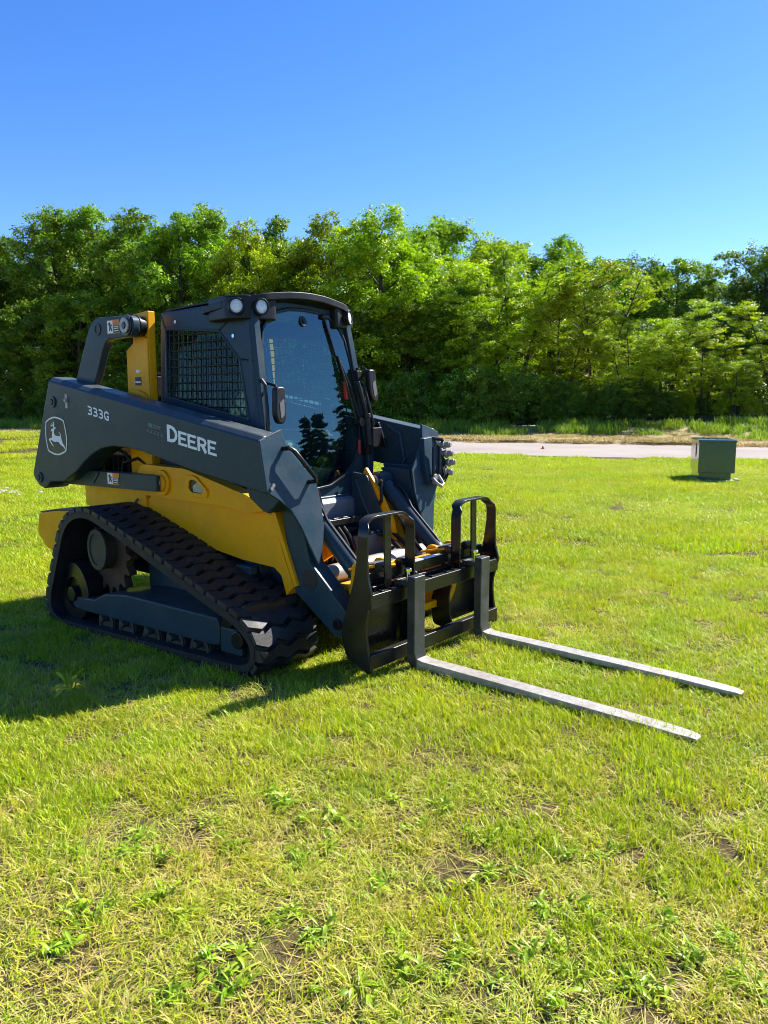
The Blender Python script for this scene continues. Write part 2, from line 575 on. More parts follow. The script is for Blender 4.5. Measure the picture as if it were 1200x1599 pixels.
def blades(size, n, h, wd, rnd, lean=0.5, flat=0.0, seed=0, clump=0):
    """n curved grass blades over a square patch; returns verts, face loops, loop totals, rnd"""
    r = np.random.default_rng(seed)
    if clump:
        cc = r.uniform(-.5, .5, (clump, 2)) * size
        p = cc[r.integers(0, clump, n)] + r.normal(0, size * .07, (n, 2))
    else:
        p = r.uniform(-.5, .5, (n, 2)) * size * 1.08
    th = r.uniform(0, 2 * np.pi, n)
    hh = r.uniform(h[0], h[1], n) * np.clip(r.normal(1, .18, n), .5, 1.6)
    ln = np.abs(r.normal(lean, lean * .5, n))
    isflat = r.random(n) < flat
    ln = np.where(isflat, r.uniform(1.6, 3.2, n), ln)
    hz = np.where(isflat, hh * .35, hh)
    d = np.stack([np.cos(th), np.sin(th), np.zeros(n)], -1)
    th2 = th + np.pi / 2 + r.normal(0, .5, n)
    sd = np.stack([np.cos(th2), np.sin(th2), np.zeros(n)], -1)
    ww = wd * r.uniform(.6, 1.3, n)
    V = []
    for t, k in ((0, .7), (.4, 1.0), (.75, .7), (1.0, 0)):
        c = np.stack([p[:, 0], p[:, 1], np.full(n, -.006)], -1) + d * (hh * ln * t ** 1.7)[:, None]
        c[:, 2] += hz * (t - .28 * np.minimum(ln, 1.2) * t ** 2.6)
        if k:
            V += [c - sd * (ww * k / 2)[:, None], c + sd * (ww * k / 2)[:, None]]
        else:
            V += [c]
    V = np.stack(V, 1)                                # n x 7 x 3
    b = (np.arange(n) * 7)[:, None]
    q = np.concatenate([b + np.array([0, 1, 3, 2]), b + np.array([2, 3, 5, 4]), b + np.array([4, 5, 6])], 1)
    tot = np.tile([4, 4, 3], n)
    rv = rnd(r, n)
    rv = np.where(isflat, np.clip(r.normal(.93, .08, n), 0, 1), rv)
    return V.reshape(-1, 3), q.ravel(), tot, np.repeat(rv, 7)


def src_collection(name):
    return bpy.data.collections.new(name)             # not linked to the scene: only a source for the scatter


def scatter(name, coll, pos, rot, scl, idx, kind='stuff'):
    me = bpy.data.meshes.new(name)
    n = len(pos)
    me.vertices.add(n)
    me.vertices.foreach_set('co', np.asarray(pos, np.float32).ravel())
    for nm, dt, val, fld in (('rot', 'FLOAT_VECTOR', rot, 'vector'), ('scl', 'FLOAT_VECTOR', scl, 'vector'), ('idx', 'INT', idx, 'value')):
        a = me.attributes.new(nm, dt, 'POINT')
        a.data.foreach_set(fld, np.asarray(val, np.int32 if dt == 'INT' else np.float32).ravel())
    o = link_mesh(name, me)
    ng = bpy.data.node_groups.new(name, 'GeometryNodeTree')
    ng.interface.new_socket('Geometry', in_out='INPUT', socket_type='NodeSocketGeometry')
    ng.interface.new_socket('Geometry', in_out='OUTPUT', socket_type='NodeSocketGeometry')
    N, L = ng.nodes, ng.links
    gi, go = N.new('NodeGroupInput'), N.new('NodeGroupOutput')
    ip, ci = N.new('GeometryNodeInstanceOnPoints'), N.new('GeometryNodeCollectionInfo')
    ci.inputs['Collection'].default_value = coll
    ci.inputs['Separate Children'].default_value = True
    ci.inputs['Reset Children'].default_value = True
    ip.inputs['Pick Instance'].default_value = True
    L.new(gi.outputs[0], ip.inputs['Points'])
    L.new(ci.outputs[0], ip.inputs['Instance'])
    for nm, dt, sock in (('idx', 'INT', 'Instance Index'), ('rot', 'FLOAT_VECTOR', 'Rotation'), ('scl', 'FLOAT_VECTOR', 'Scale')):
        na = N.new('GeometryNodeInputNamedAttribute')
        na.data_type = dt
        na.inputs['Name'].default_value = nm
        L.new(na.outputs['Attribute'], ip.inputs[sock])
    L.new(ip.outputs[0], go.inputs[0])
    md = o.modifiers.new('scatter', 'NODES')
    md.node_group = ng
    o['kind'] = kind
    return o


def lush(r, n):
    return np.where(r.random(n) < .10, r.uniform(.75, 1, n), r.beta(2.2, 2.2, n) * .72)


def thin(r, n):
    return np.where(r.random(n) < .42, r.uniform(.72, 1, n), r.uniform(.05, .75, n))


gc = src_collection('grass_patches')
NV = 5
specs = []                                            # name order decides the instance index
for k in range(NV):
    specs.append(('a_near_thin_%d' % k, blades(.25, 560, (.024, .058), .0034, thin, .85, .40, 100 + k, (0, 30, 0, 22, 0)[k]), 'grass'))
for k in range(NV):
    specs.append(('b_near_lush_%d' % k, blades(.25, 680, (.028, .058), .0036, lush, .6, .14, 200 + k, 0), 'grass'))
for k in range(NV):
    specs.append(('c_mid_%d' % k, blades(.8, 2300, (.035, .068), .0068, lush, .6, .12, 300 + k, 0), 'grass'))
for k in range(NV):
    specs.append(('d_far_%d' % k, blades(1.6, 3000, (.04, .075), .0125, lush, .6, .12, 400 + k, 0), 'grass'))
for nm, (v, q, t, rv), mt in specs:
    link_mesh(nm, attr_mesh(nm, v, q, t, rv), MAT[mt], None, gc)


def vnoise(x, y, s, seed=0):
    """cheap smooth noise, -1..1"""
    r = np.random.default_rng(seed)
    o = np.zeros_like(x, float)
    for k in range(6):
        a, ph, f = r.uniform(0, 2 * np.pi), r.uniform(0, 6.28), s * r.uniform(.6, 1.7)
        o += np.sin((x * np.cos(a) + y * np.sin(a)) * f + ph + 1.5 * np.sin((x * np.sin(a) - y * np.cos(a)) * f * .7 + ph))
    return o / 3.2


def jgrid(x0, x1, y0, y1, s, seed):
    r = np.random.default_rng(seed)
    X, Y = np.meshgrid(np.arange(x0, x1, s), np.arange(y0, y1, s))
    X, Y = X.ravel(), Y.ravel()
    return X + r.uniform(-.45, .45, len(X)) * s, Y + r.uniform(-.45, .45, len(X)) * s, r


def wedge(x, y, half):
    dx, dy = x - CAM.x, y - CAM.y
    d = np.hypot(dx, dy)
    a = np.abs((np.arctan2(dy, dx) - AZ + np.pi) % (2 * np.pi) - np.pi)
    return d, a < rad(half)


def blocked(x, y, m):
    """where something stands on the grass: the tracks, the forks, the cabinet"""
    b = np.zeros(len(x), bool)
    for x0, x1, y0, y1 in ((-2.72, -.62, -.97, -.56), (-2.72, -.62, .56, .97), (0.0, 1.45, -.37, -.29), (0.0, 1.45, .29, .37)):
        b |= (x > x0 + m) & (x < x1 - m) & (y > y0 + min(m, .03)) & (y < y1 - min(m, .03))
    return b


P_, R_, S_, I_ = [], [], [], []


def put(x, y, r, idx, smin, smax, zs=1.0):
    n = len(x)
    s = r.uniform(smin, smax, n)
    P_.append(np.stack([x, y, gh(x, y)], -1))
    R_.append(np.stack([np.zeros(n), np.zeros(n), r.uniform(0, 6.283, n)], -1))
    S_.append(np.stack([np.ones(n), np.ones(n), s * zs], -1))
    I_.append(idx)


x, y, r = jgrid(-8, 9, -6, 6, .19, 11)
d, a = wedge(x, y, 48)
u_, n_ = un(x, y)
k = ((a & (d < 7.8)) | (d < 2.2)) & ~blocked(x, y, .07)
dry = vnoise(x, y, 2.2, 5) * .55 + sstep(3.6, 1.2, d) * .9 + sstep(-.2, -2.2, y) * .55 - .25
gap = vnoise(x, y, 5.5, 9)
k &= ~((gap > 1.1) & (r.random(len(x)) < .22) & (d < 6))
x, y, dry = x[k], y[k], dry[k]
thinp = dry + r.normal(0, .45, len(x)) > .25
put(x, y, r, np.where(thinp, 0, NV) + r.integers(0, NV, len(x)), .6, 1.15, 1 + .18 * vnoise(x, y, 3.1, 21))
x, y, r = jgrid(-22, 22, -9, 22, .60, 12)
d, a = wedge(x, y, 60)
k = a & (d >= 7.4) & (d < 19) & (un(x, y)[1] < RN0 - .25)
x, y = x[k], y[k]
put(x, y, r, 2 * NV + r.integers(0, NV, len(x)), .7, 1.2, 1 + .25 * vnoise(x, y, 1.2, 22))
x, y, r = jgrid(-50, 40, -14, 34, 1.15, 13)
d, a = wedge(x, y, 60)
k = a & (d >= 18) & (un(x, y)[1] < RN0 - .4)
x, y = x[k], y[k]
put(x, y, r, 3 * NV + r.integers(0, NV, len(x)), .7, 1.2)
g = scatter('grass', gc, np.concatenate(P_), np.concatenate(R_), np.concatenate(S_), np.concatenate(I_))
g['label'] = 'short bright green mown lawn grass with straw coloured patches'

# dry cut grass on the verge, tall grass before the wood
vc = src_collection('verge_patches')
for k in range(4):
    link_mesh('a_dry_%d' % k, attr_mesh('a_dry_%d' % k, *blades(1.2, 900, (.06, .14), .018, lambda r, n: r.random(n), 1.1, .5, 500 + k)), MAT['drygrass'], None, vc)
for k in range(4):
    link_mesh('b_tall_%d' % k, attr_mesh('b_tall_%d' % k, *blades(1.2, 420, (.14, .40), .020, lambda r, n: r.random(n) ** 1.2, .4, .05, 600 + k, 14)), MAT['tallgrass'], None, vc)
uu, nn, r = jgrid(-62, 55, RN1 + .35, 29.5, .85, 14)
k = r.random(len(uu)) < .92
uu, nn = uu[k], nn[k]
tall = nn + r.normal(0, .5, len(uu)) + .8 * vnoise(uu, nn, .5, 31) > 26.6
x, y = xy(uu, nn)
n = len(x)
s = np.where(tall, r.uniform(.6, 1.25, n), r.uniform(.5, 1.1, n))
for nm, sel, off, lab in (('dry_grass', ~tall, 0, 'strip of dry cut straw coloured grass along the far road edge'),
                          ('tall_grass', tall, 4, 'tall unmown green grass between the verge and the trees')):
    m_ = sel.sum()
    o = scatter(nm, vc, np.stack([x, y, gh(x, y)], -1)[sel], np.stack([np.zeros(n), np.zeros(n), r.uniform(0, 6.28, n)], -1)[sel],
                np.stack([np.ones(n), np.ones(n), s], -1)[sel], off + r.integers(0, 4, n)[sel])
    o['label'] = lab
# tall seeding grass on the crest at the left
x, y, r = jgrid(-40, -19, 2, 16, .9, 15)
u_, n_ = un(x, y)
k = (n_ > 13.2) & (n_ < 15.4)
x, y = x[k], y[k]
n = len(x)
o = scatter('crest_grass', vc, np.stack([x, y, gh(x, y)], -1), np.stack([np.zeros(n), np.zeros(n), r.uniform(0, 6.28, n)], -1),
            np.stack([np.ones(n), np.ones(n), r.uniform(.35, .8, n)], -1), np.where(r.random(n) < .6, 0, 4) + r.integers(0, 4, n))
o['label'] = 'rough straw and green grass on the low rise at the left edge of the lawn'


# ------------------------------------------------------------------ trees and shrubs
def ray_xy(px):
    d = Fv + Rv * ((px - 600) / F_PX) - Uv * ((627.8 - 800) / F_PX)
    return d


def spot(px, n_target):
    d = ray_xy(px)
    nx, ny = -UY, UX
    t = (n_target - (nx * CAM.x + ny * CAM.y)) / (nx * d.x + ny * d.y)
    return CAM.x + d.x * t, CAM.y + d.y * t


def top_z(px, py, x, y):
    d = Fv + Rv * ((px - 600) / F_PX) - Uv * ((py - 800) / F_PX)
    k = math.hypot(x - CAM.x, y - CAM.y) / math.hypot(d.x, d.y)
    return CAM.z + d.z * k


def leaves(centres, radii, per, size, r, flat=0.55, droop=0.0):
    """leaf quads gathered in clumps; returns verts, loops, totals, rnd"""
    n = len(centres) * per
    ci = np.repeat(np.arange(len(centres)), per)
    tw = 8                                            # twigs in each clump
    td = r.normal(0, 1, (len(centres), tw, 3))
    td /= np.linalg.norm(td, axis=2)[..., None]
    td *= (r.random((len(centres), tw)) ** .35)[..., None] * radii[:, None, None]
    ti = r.integers(0, tw, n)
    off = td[ci, ti] + r.normal(0, 1, (n, 3)) * (.20 * radii[ci] + .015)[:, None]
    off[:, 2] *= flat
    c = centres[ci] + off
    tn = r.normal(0, .45, (len(centres), tw, 3))
    nrm = off / (np.linalg.norm(off, axis=1)[:, None] + 1e-6) * .55 + tn[ci, ti] + r.normal(0, .38, (n, 3)) + np.array([0, 0, .6])
    nrm /= np.linalg.norm(nrm, axis=1)[:, None]
    a = np.cross(nrm, r.normal(0, 1, (n, 3)))
    a /= np.linalg.norm(a, axis=1)[:, None] + 1e-6
    b = np.cross(nrm, a)
    s = size * r.uniform(.6, 1.35, n)
    a, b = a * s[:, None], b * (s * r.uniform(.38, .62, n))[:, None]
    a[:, 2] -= droop * s
    V = np.stack([c - a, c - b * .9 + a * .1, c + a, c + b * .9 + a * .1], 1).reshape(-1, 3)
    q = np.arange(n * 4)
    clump = r.normal(0, .12, (len(centres), 1)) + r.normal(0, .17, (len(centres), tw))
    rv = np.clip(.45 + clump[ci, ti] + r.normal(0, .13, n), 0, 1)
    return V, q, np.full(n, 4), np.repeat(rv, 4)


def crown_mesh(name, centres, radii, per, size, seed, flat, mat):
    r = np.random.default_rng(seed)
    me = attr_mesh(name, *leaves(np.array(centres), np.array(radii), per, size, r, flat))
    me.materials.append(mat)
    return me


def branchy(kind, seed):
    """proto tree of height 10: returns trunk MB and clump centres/radii"""
    r = np.random.default_rng(seed)
    mb = MB()
    C_, Rr = [], []
    if kind == 'broad':
        H = 10.0
        bend = r.normal(0, .25, 2)
        tp = lambda z: np.array([bend[0] * math.sin(z * .35), bend[1] * math.sin(z * .4), z])
        zs = np.linspace(-.2, 8.6, 9)
        mb.tube([tp(z) for z in zs], [max(.035, .21 * (1 - z / 9.6)) for z in zs], 8)
        # rounded masses of foliage, each on its own limb
        nl = 19
        for i in range(nl):
            z = 1.9 + 6.7 * (i / (nl - 1)) ** .95
            env = 2.1 * math.sin(math.pi * min(.95, .24 + .70 * (z / 10))) ** .8
            az = i * 2.4 + r.normal(0, .35)
            rr_ = env * r.uniform(.55, .95) * (0.25 if i == nl - 1 else 1)
            lc = tp(z) + np.array([math.cos(az) * rr_, math.sin(az) * rr_, r.normal(0, .2)])
            lr = r.uniform(.85, 1.35) * (1.12 - .25 * z / 10)
            p0 = tp(max(.8, z - rr_ * .9))
            mb.tube([p0, p0 * .5 + lc * .5 + np.array([0, 0, -.15]), lc], [.07 * (1.1 - z / 12), .045, .02], 6)
            for j in range(14):
                d = r.normal(0, 1, 3) + np.array([math.cos(az) * .7, math.sin(az) * .7, .55])
                d /= np.linalg.norm(d)
                c = lc + d * lr * np.array([1, 1, .85]) * r.uniform(.72, 1.05)
                if j % 4 == 0:
                    mb.tube([lc, (lc + c) / 2 + r.normal(0, .06, 3), c], [.02, .014, .006], 4)
                C_.append(c)
                Rr.append(r.uniform(.30, .56))
    elif kind == 'open':
        stems = r.integers(3, 5)
        for s_ in range(stems):
            az = s_ * 2 * math.pi / stems + r.normal(0, .4)
            lean = r.uniform(.10, .34)
            tip = np.array([math.cos(az) * lean * 8, math.sin(az) * lean * 8, r.uniform(6.8, 9.2)])
            b0 = np.array([math.cos(az) * .25, math.sin(az) * .25, -.2])
            path = [b0 + (tip - b0) * np.array([t ** 1.35, t ** 1.35, t]) + r.normal(0, .08, 3) * t for t in np.linspace(0, 1, 7)]
            mb.tube(path, [.11 * (1 - .85 * t) for t in np.linspace(0, 1, 7)], 7)
            for i in range(13):
                t = .16 + .84 * i / 12
                k = t * 6
                a, b = path[min(5, int(k))], path[min(6, int(k) + 1)]
                p0 = a + (b - a) * (k - int(k))
                az2 = az + r.normal(0, 1.3)
                ln = r.uniform(.9, 2.0) * (1.15 - .4 * t)
                p1 = p0 + np.array([math.cos(az2) * ln * .6, math.sin(az2) * ln * .6, ln * .35])
                p2 = p0 + np.array([math.cos(az2) * ln, math.sin(az2) * ln, ln * .55])
                mb.tube([p0, p1, p2], [.035, .022, .010], 5)
                for j in range(4):
                    C_.append(p0 + (p2 - p0) * (.45 + .2 * j) + r.normal(0, .26, 3) * np.array([1, 1, .5]) + np.array([0, 0, .12]))
                    Rr.append(r.uniform(.36, .66))
    elif kind == 'shrub':
        for i in range(9):
            az, el = r.uniform(0, 6.28), rad(r.uniform(35, 85))
            ln = r.uniform(1.6, 2.6)
            d = np.array([math.cos(az) * math.cos(el), math.sin(az) * math.cos(el), math.sin(el)])
            mb.tube([np.array([0, 0, -.1]), d * ln * .5, d * ln], [.03, .02, .008], 5)
        for i in range(95):
            az, z = r.uniform(0, 6.28), r.random()
            rr = (1.35 * (1 - .55 * z ** 2)) * r.random() ** .4
            C_.append(np.array([math.cos(az) * rr, math.sin(az) * rr, .12 + 2.3 * z * (1 - .18 * rr) + r.normal(0, .1)]))
            Rr.append(r.uniform(.22, .42))
    elif kind == 'conifer':
        mb.tube([(0, 0, -.2), (0, 0, 5), (0, 0, 9.9)], [.22, .12, .02], 8)
        for i in range(70):
            z = .8 + 9.0 * i / 70
            az = i * 2.4
            ln = 2.1 * (1 - z / 10.4) * r.uniform(.8, 1.15)
            for j in range(4):
                t = .3 + .7 * j / 3
                C_.append(np.array([math.cos(az) * ln * t, math.sin(az) * ln * t, z - .25 * ln * t]))
                Rr.append(.16 + .22 * (1 - z / 10))
    C_, Rr = np.array(C_), np.array(Rr)
    if kind in ('broad', 'open'):
        k = 10.0 / (np.sort(C_[:, 2] + .8 * Rr)[-3])
        C_[:, 2] *= k
        mb.v = [(a, b, c * k) for a, b, c in mb.v]
    return mb, C_, Rr


PROTO = {}


def proto(key, kind, seed, per, size, flat, mat):
    mb, C_, Rr = branchy(kind, seed)
    o = mb.build('trunk', MAT['bark'], None)
    tm = o.data
    bpy.data.objects.remove(o)
    PROTO[key] = (tm, crown_mesh('crown', C_, Rr, per, size, seed + 50, flat, mat))


for i in range(3):
    proto('broad%d' % i, 'broad', 30 + i, 165, .074, .80, MAT['leaf'])
    proto('open%d' % i, 'open', 40 + i, 150, .074, .50, MAT['leaf_lime'])
    proto('shrub%d' % i, 'shrub', 60 + i, 100, .052, .8, MAT['leaf_dark'])
proto('limebroad', 'broad', 77, 165, .074, .80, MAT['leaf_lime'])
proto('darkbroad', 'broad', 79, 165, .074, .80, MAT['leaf_dark'])
proto('farbroad', 'broad', 81, 80, .095, .85, MAT['leaf'])
proto('fardark', 'broad', 83, 80, .095, .85, MAT['leaf_dark'])
proto('limeshrub', 'shrub', 66, 90, .060, .8, MAT['leaf_lime'])
proto('conifer0', 'conifer', 90, 60, .10, .5, MAT['needle'])
trng = random.Random(5)


def tree(name, key, x, y, height, wscale, label, cat, group=None):
    t = thing(name, (x, y, float(gh(x, y)) - .05), label, cat, group, trng.uniform(0, 6.28))
    s = height / (2.5 if 'shrub' in key else 10.0)
    t.scale = (s * wscale, s * wscale, s)
    tm, cm = PROTO[key]
    for nm, mm in (('trunk', tm), ('crown', cm)):
        o = bpy.data.objects.new(nm, mm)
        COL.objects.link(o)
        o.parent = t
    return t


WOOD = 'trees of the wood beyond the road'
LB = 'leafy green broadleaf tree standing in the wood behind the road'
# px of the crown centre, px row of the top, depth across the road, kind, width, label
back = [
    (-95, 395, 37, 'darkbroad', 1.25, LB), (-30, 400, 33, 'darkbroad', 1.2, LB),
    (28, 372, 36, 'darkbroad', 1.15, 'dark tree at the left edge of the wood, lower than its neighbour on the right'),
    (95, 322, 35, 'broad0', 1.15, 'tall dark leafy tree above the rear end of the loader, leftmost of the high crowns'),
    (165, 318, 36, 'broad1', 1.05, 'tall leafy tree rising above the upper rear link of the loader'),
    (228, 324, 35, 'broad2', 1.1, 'tall leafy tree rising behind the yellow tower of the loader'),
    (290, 330, 34, 'broad1', 1.1, 'leafy tree behind the rear half of the cab roof'),
    (335, 316, 36, 'broad0', 1.0, 'highest leafy crown of the wood, above the left pair of cab lamps'),
    (395, 345, 34, 'limebroad', 1.0, 'yellow green tree lower than its neighbours, just right of the highest crown'),
    (450, 332, 37, 'broad2', 1.05, 'leafy green tree straight above the middle of the cab door'),
    (520, 333, 36, 'limebroad', 1.05, 'yellow green tree above the right end of the cab roof'),
    (592, 322, 34, 'limebroad', 1.25, 'tall yellow green tree with a pointed top right of the loader cab'),
    (690, 336, 46, 'broad0', 1.3, 'bright green round topped tree set further back in the wood'),
    (648, 356, 38, 'broad1', 1.0, 'green tree between the pointed yellow green tree and the round topped one behind'),
    (760, 362, 37, 'limebroad', 1.1, 'yellow green crown just right of the round topped tree set back'),
    (818, 372, 43, 'broad1', 1.15, 'green crown showing behind the tallest open lime green tree'),
    (868, 366, 44, 'broad2', 1.2, 'round green crown standing out on the skyline above the lime green trees'),
    (935, 398, 46, 'broad0', 1.2, 'green crown where the skyline drops right of the round green crown'),
    (985, 398, 52, 'darkbroad', 1.35, 'distant dark crown at the lowest part of the skyline'),
    (1050, 402, 48, 'broad1', 1.3, 'green crown on the low skyline above the cabinet, left of the cabinet'),
    (1105, 416, 46, 'broad2', 1.2, 'green crown on the low skyline straight above the green cabinet'),
    (1180, 378, 42, 'darkbroad', 1.3, 'dark tree rising at the right edge of the photo above the lime trees'),
    (1240, 372, 44, 'darkbroad', 1.4, LB), (1300, 385, 44, 'broad0', 1.4, LB), (1370, 390, 42, 'broad1', 1.3, LB), (1450, 380, 44, 'darkbroad', 1.4, LB),
]
seen_group = {}
for px, py, n_, key, wsc, lab in back:
    x, y = spot(px, n_)
    h = top_z(px, py, x, y) - float(gh(x, y))
    tree('broadleaf_tree', key, x, y, h * .985, wsc * .94, lab, 'tree', WOOD)
# second rank deeper in the wood: lower crowns seen between the front ones
for i, px in enumerate(range(-120, 1500, 52)):
    x, y = spot(px + trng.uniform(-15, 15), 52 + trng.uniform(0, 6))
    tp_ = np.interp(px, [-100, 60, 330, 600, 800, 1000, 1400], [450, 405, 372, 380, 425, 445, 440])
    tree('broadleaf_tree', ['farbroad', 'fardark', 'farbroad'][i % 3], x, y, top_z(px, float(tp_), x, y) - float(gh(x, y)), 1.1,
         LB, 'tree', WOOD)
for i, px in enumerate(range(1530, 2500, 75)):       # the wood goes on to the right, outside the frame
    for n_, key in ((38, ['broad1', 'darkbroad', 'broad0'][i % 3]), (33, ['open0', 'broad2', 'open1'][i % 3])):
        x, y = spot(px, n_ + trng.uniform(0, 2))
        tree('broadleaf_tree', key, x, y, trng.uniform(8, 10) if n_ > 35 else trng.uniform(4.5, 6.5), 1.3, LB, 'tree', WOOD)
# lower trees that close the edge of the wood
for i, (px, py, n_) in enumerate([(-40, 500, 31.5), (60, 470, 31.8), (140, 455, 32), (210, 480, 31.5), (300, 470, 32), (385, 470, 31.5), (470, 465, 32), (545, 480, 31.5), (640, 470, 33), (705, 450, 34), (780, 470, 38), (850, 480, 39), (920, 490, 38), (985, 500, 39), (1050, 505, 38), (1115, 510, 39), (1180, 500, 38), (1250, 500, 39), (1330, 500, 38), (1420, 500, 39)]):
    x, y = spot(px, n_)
    tree('understorey_tree', ['broad1', 'darkbroad', 'broad0'][i % 3], x, y, top_z(px, py, x, y) - float(gh(x, y)), 1.35,
         'lower leafy tree filling the edge of the wood under the tall crowns', 'tree', 'understorey trees at the edge of the wood')
front = [(745, 430, 32.5, 'open0', 1.05, 'lime green tree at the edge of the wood, nearest to the loader arm'),
         (800, 382, 33, 'open1', 1.2, 'tallest of the open lime green trees, forked dark stems right of the loader'),
         (872, 420, 32.5, 'open2', 1.15, 'open lime green tree with dark leaning stems, second from the tallest one'),
         (930, 432, 33, 'open0', 1.2, 'wide open lime green tree left of the low spreading one'),
         (985, 500, 31, 'open1', 1.3, 'low spreading lime green tree with a bare slim trunk in front of the others'),
         (1035, 478, 32.5, 'open2', 1.35, 'lime green tree with layered leaves behind the green cabinet'),
         (1095, 510, 32, 'open0', 1.45, 'sunlit lime green tree sloping down to the right above the green cabinet'),
         (1150, 545, 31.5, 'open1', 1.45, 'lowest lime green tree at the right end of the row'),
         (1215, 470, 33, 'open2', 1.4, 'lime green tree cut by the right edge of the photo'),
         (1290, 480, 33, 'open0', 1.4, 'lime green tree beyond the right edge of the view')]
for px, py, n_, key, wsc, lab in front:
    x, y = spot(px, n_)
    tree('lime_tree', key, x, y, (top_z(px, py, x, y) - float(gh(x, y))) * 1.03, wsc, lab, 'tree', 'open lime green trees at the edge of the wood')
x, y = spot(594, 31)
tree('sunlit_shrub', 'limeshrub', x, y, top_z(594, 588, x, y) - float(gh(x, y)), 1.0, 'sunlit yellow green shrub beside the loader cab', 'shrub')
SHR = 'dark shrubs at the foot of the wood'
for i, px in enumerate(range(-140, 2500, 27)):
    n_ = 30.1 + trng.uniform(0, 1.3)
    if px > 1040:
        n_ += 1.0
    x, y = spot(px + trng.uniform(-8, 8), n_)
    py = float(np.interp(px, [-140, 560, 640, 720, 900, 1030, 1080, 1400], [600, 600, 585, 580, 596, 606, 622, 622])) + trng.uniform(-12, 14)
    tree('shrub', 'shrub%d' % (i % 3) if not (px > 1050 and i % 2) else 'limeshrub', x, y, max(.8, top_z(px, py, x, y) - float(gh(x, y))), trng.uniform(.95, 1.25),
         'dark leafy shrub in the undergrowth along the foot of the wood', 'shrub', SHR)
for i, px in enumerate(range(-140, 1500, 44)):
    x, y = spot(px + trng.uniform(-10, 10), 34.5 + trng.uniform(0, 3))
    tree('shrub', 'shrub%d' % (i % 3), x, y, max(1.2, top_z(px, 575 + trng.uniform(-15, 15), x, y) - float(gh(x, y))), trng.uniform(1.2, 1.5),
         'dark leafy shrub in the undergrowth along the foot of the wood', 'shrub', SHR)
# conifers standing to the right of the view, mirrored in the cab door
for i, (dx, dy, h, key) in enumerate([(14.0, 11.2, 8.2, 'conifer0'), (15.3, 11.0, 7.0, 'conifer0'), (16.4, 11.4, 7.8, 'conifer0'), (17.9, 11.0, 6.4, 'conifer0'), (19.2, 11.5, 6.6, 'conifer0'),
                                      (15.4, 10.0, 4.4, 'darkbroad'), (17.0, 10.0, 4.2, 'broad2'), (18.8, 10.2, 3.8, 'darkbroad'), (20.6, 10.4, 3.6, 'broad2'), (13.6, 10.2, 4.6, 'broad0')]):
    tree('conifer' if 'con' in key else 'broadleaf_tree', key, dx, dy + 9, h, 1.25, ('dark conifer' if 'con' in key else 'low broadleaf tree') + ' beyond the road outside the right edge of the photo', 'tree',
         'trees outside the right edge of the view')

# ------------------------------------------------------------------ the compact track loader
L_ = thing('track_loader', (-1.6, 0, 0), 'yellow and slate compact track loader with glazed cab parked on the lawn', 'track loader')
SL, YE, BK, PL = MAT['slate'], MAT['yellow'], MAT['black'], MAT['plastic']


def smooth_path(pts, n=200):
    """closed outline resampled evenly"""
    P = np.array(pts)
    P = np.vstack([P, P[:1]])
    s = np.concatenate([[0], np.cumsum(np.linalg.norm(np.diff(P, axis=0), axis=1))])
    t = np.linspace(0, s[-1], n, endpoint=False)
    return np.stack([np.interp(t, s, P[:, 0]), np.interp(t, s, P[:, 1])], 1), s[-1]


# --- tracks
TB = [(-2.66, -.042), (-2.78, .00), (-2.84, .09), (-2.82, .22), (-2.60, .60), (-2.50, .70), (-2.37, .755), (-2.22, .765), (-2.08, .735),
      (-.86, .385), (-.72, .345), (-.60, .265), (-.555, .165), (-.59, .06), (-.68, .005), (-.80, -.004)]
TB = rounded(TB, .12, 4)
OUT, PER = smooth_path(TB, 240)


def normals2(P):
    d = np.roll(P, -1, 0) - np.roll(P, 1, 0)
    d /= np.linalg.norm(d, axis=1)[:, None]
    return np.stack([d[:, 1], -d[:, 0]], 1)            # checked for outward below


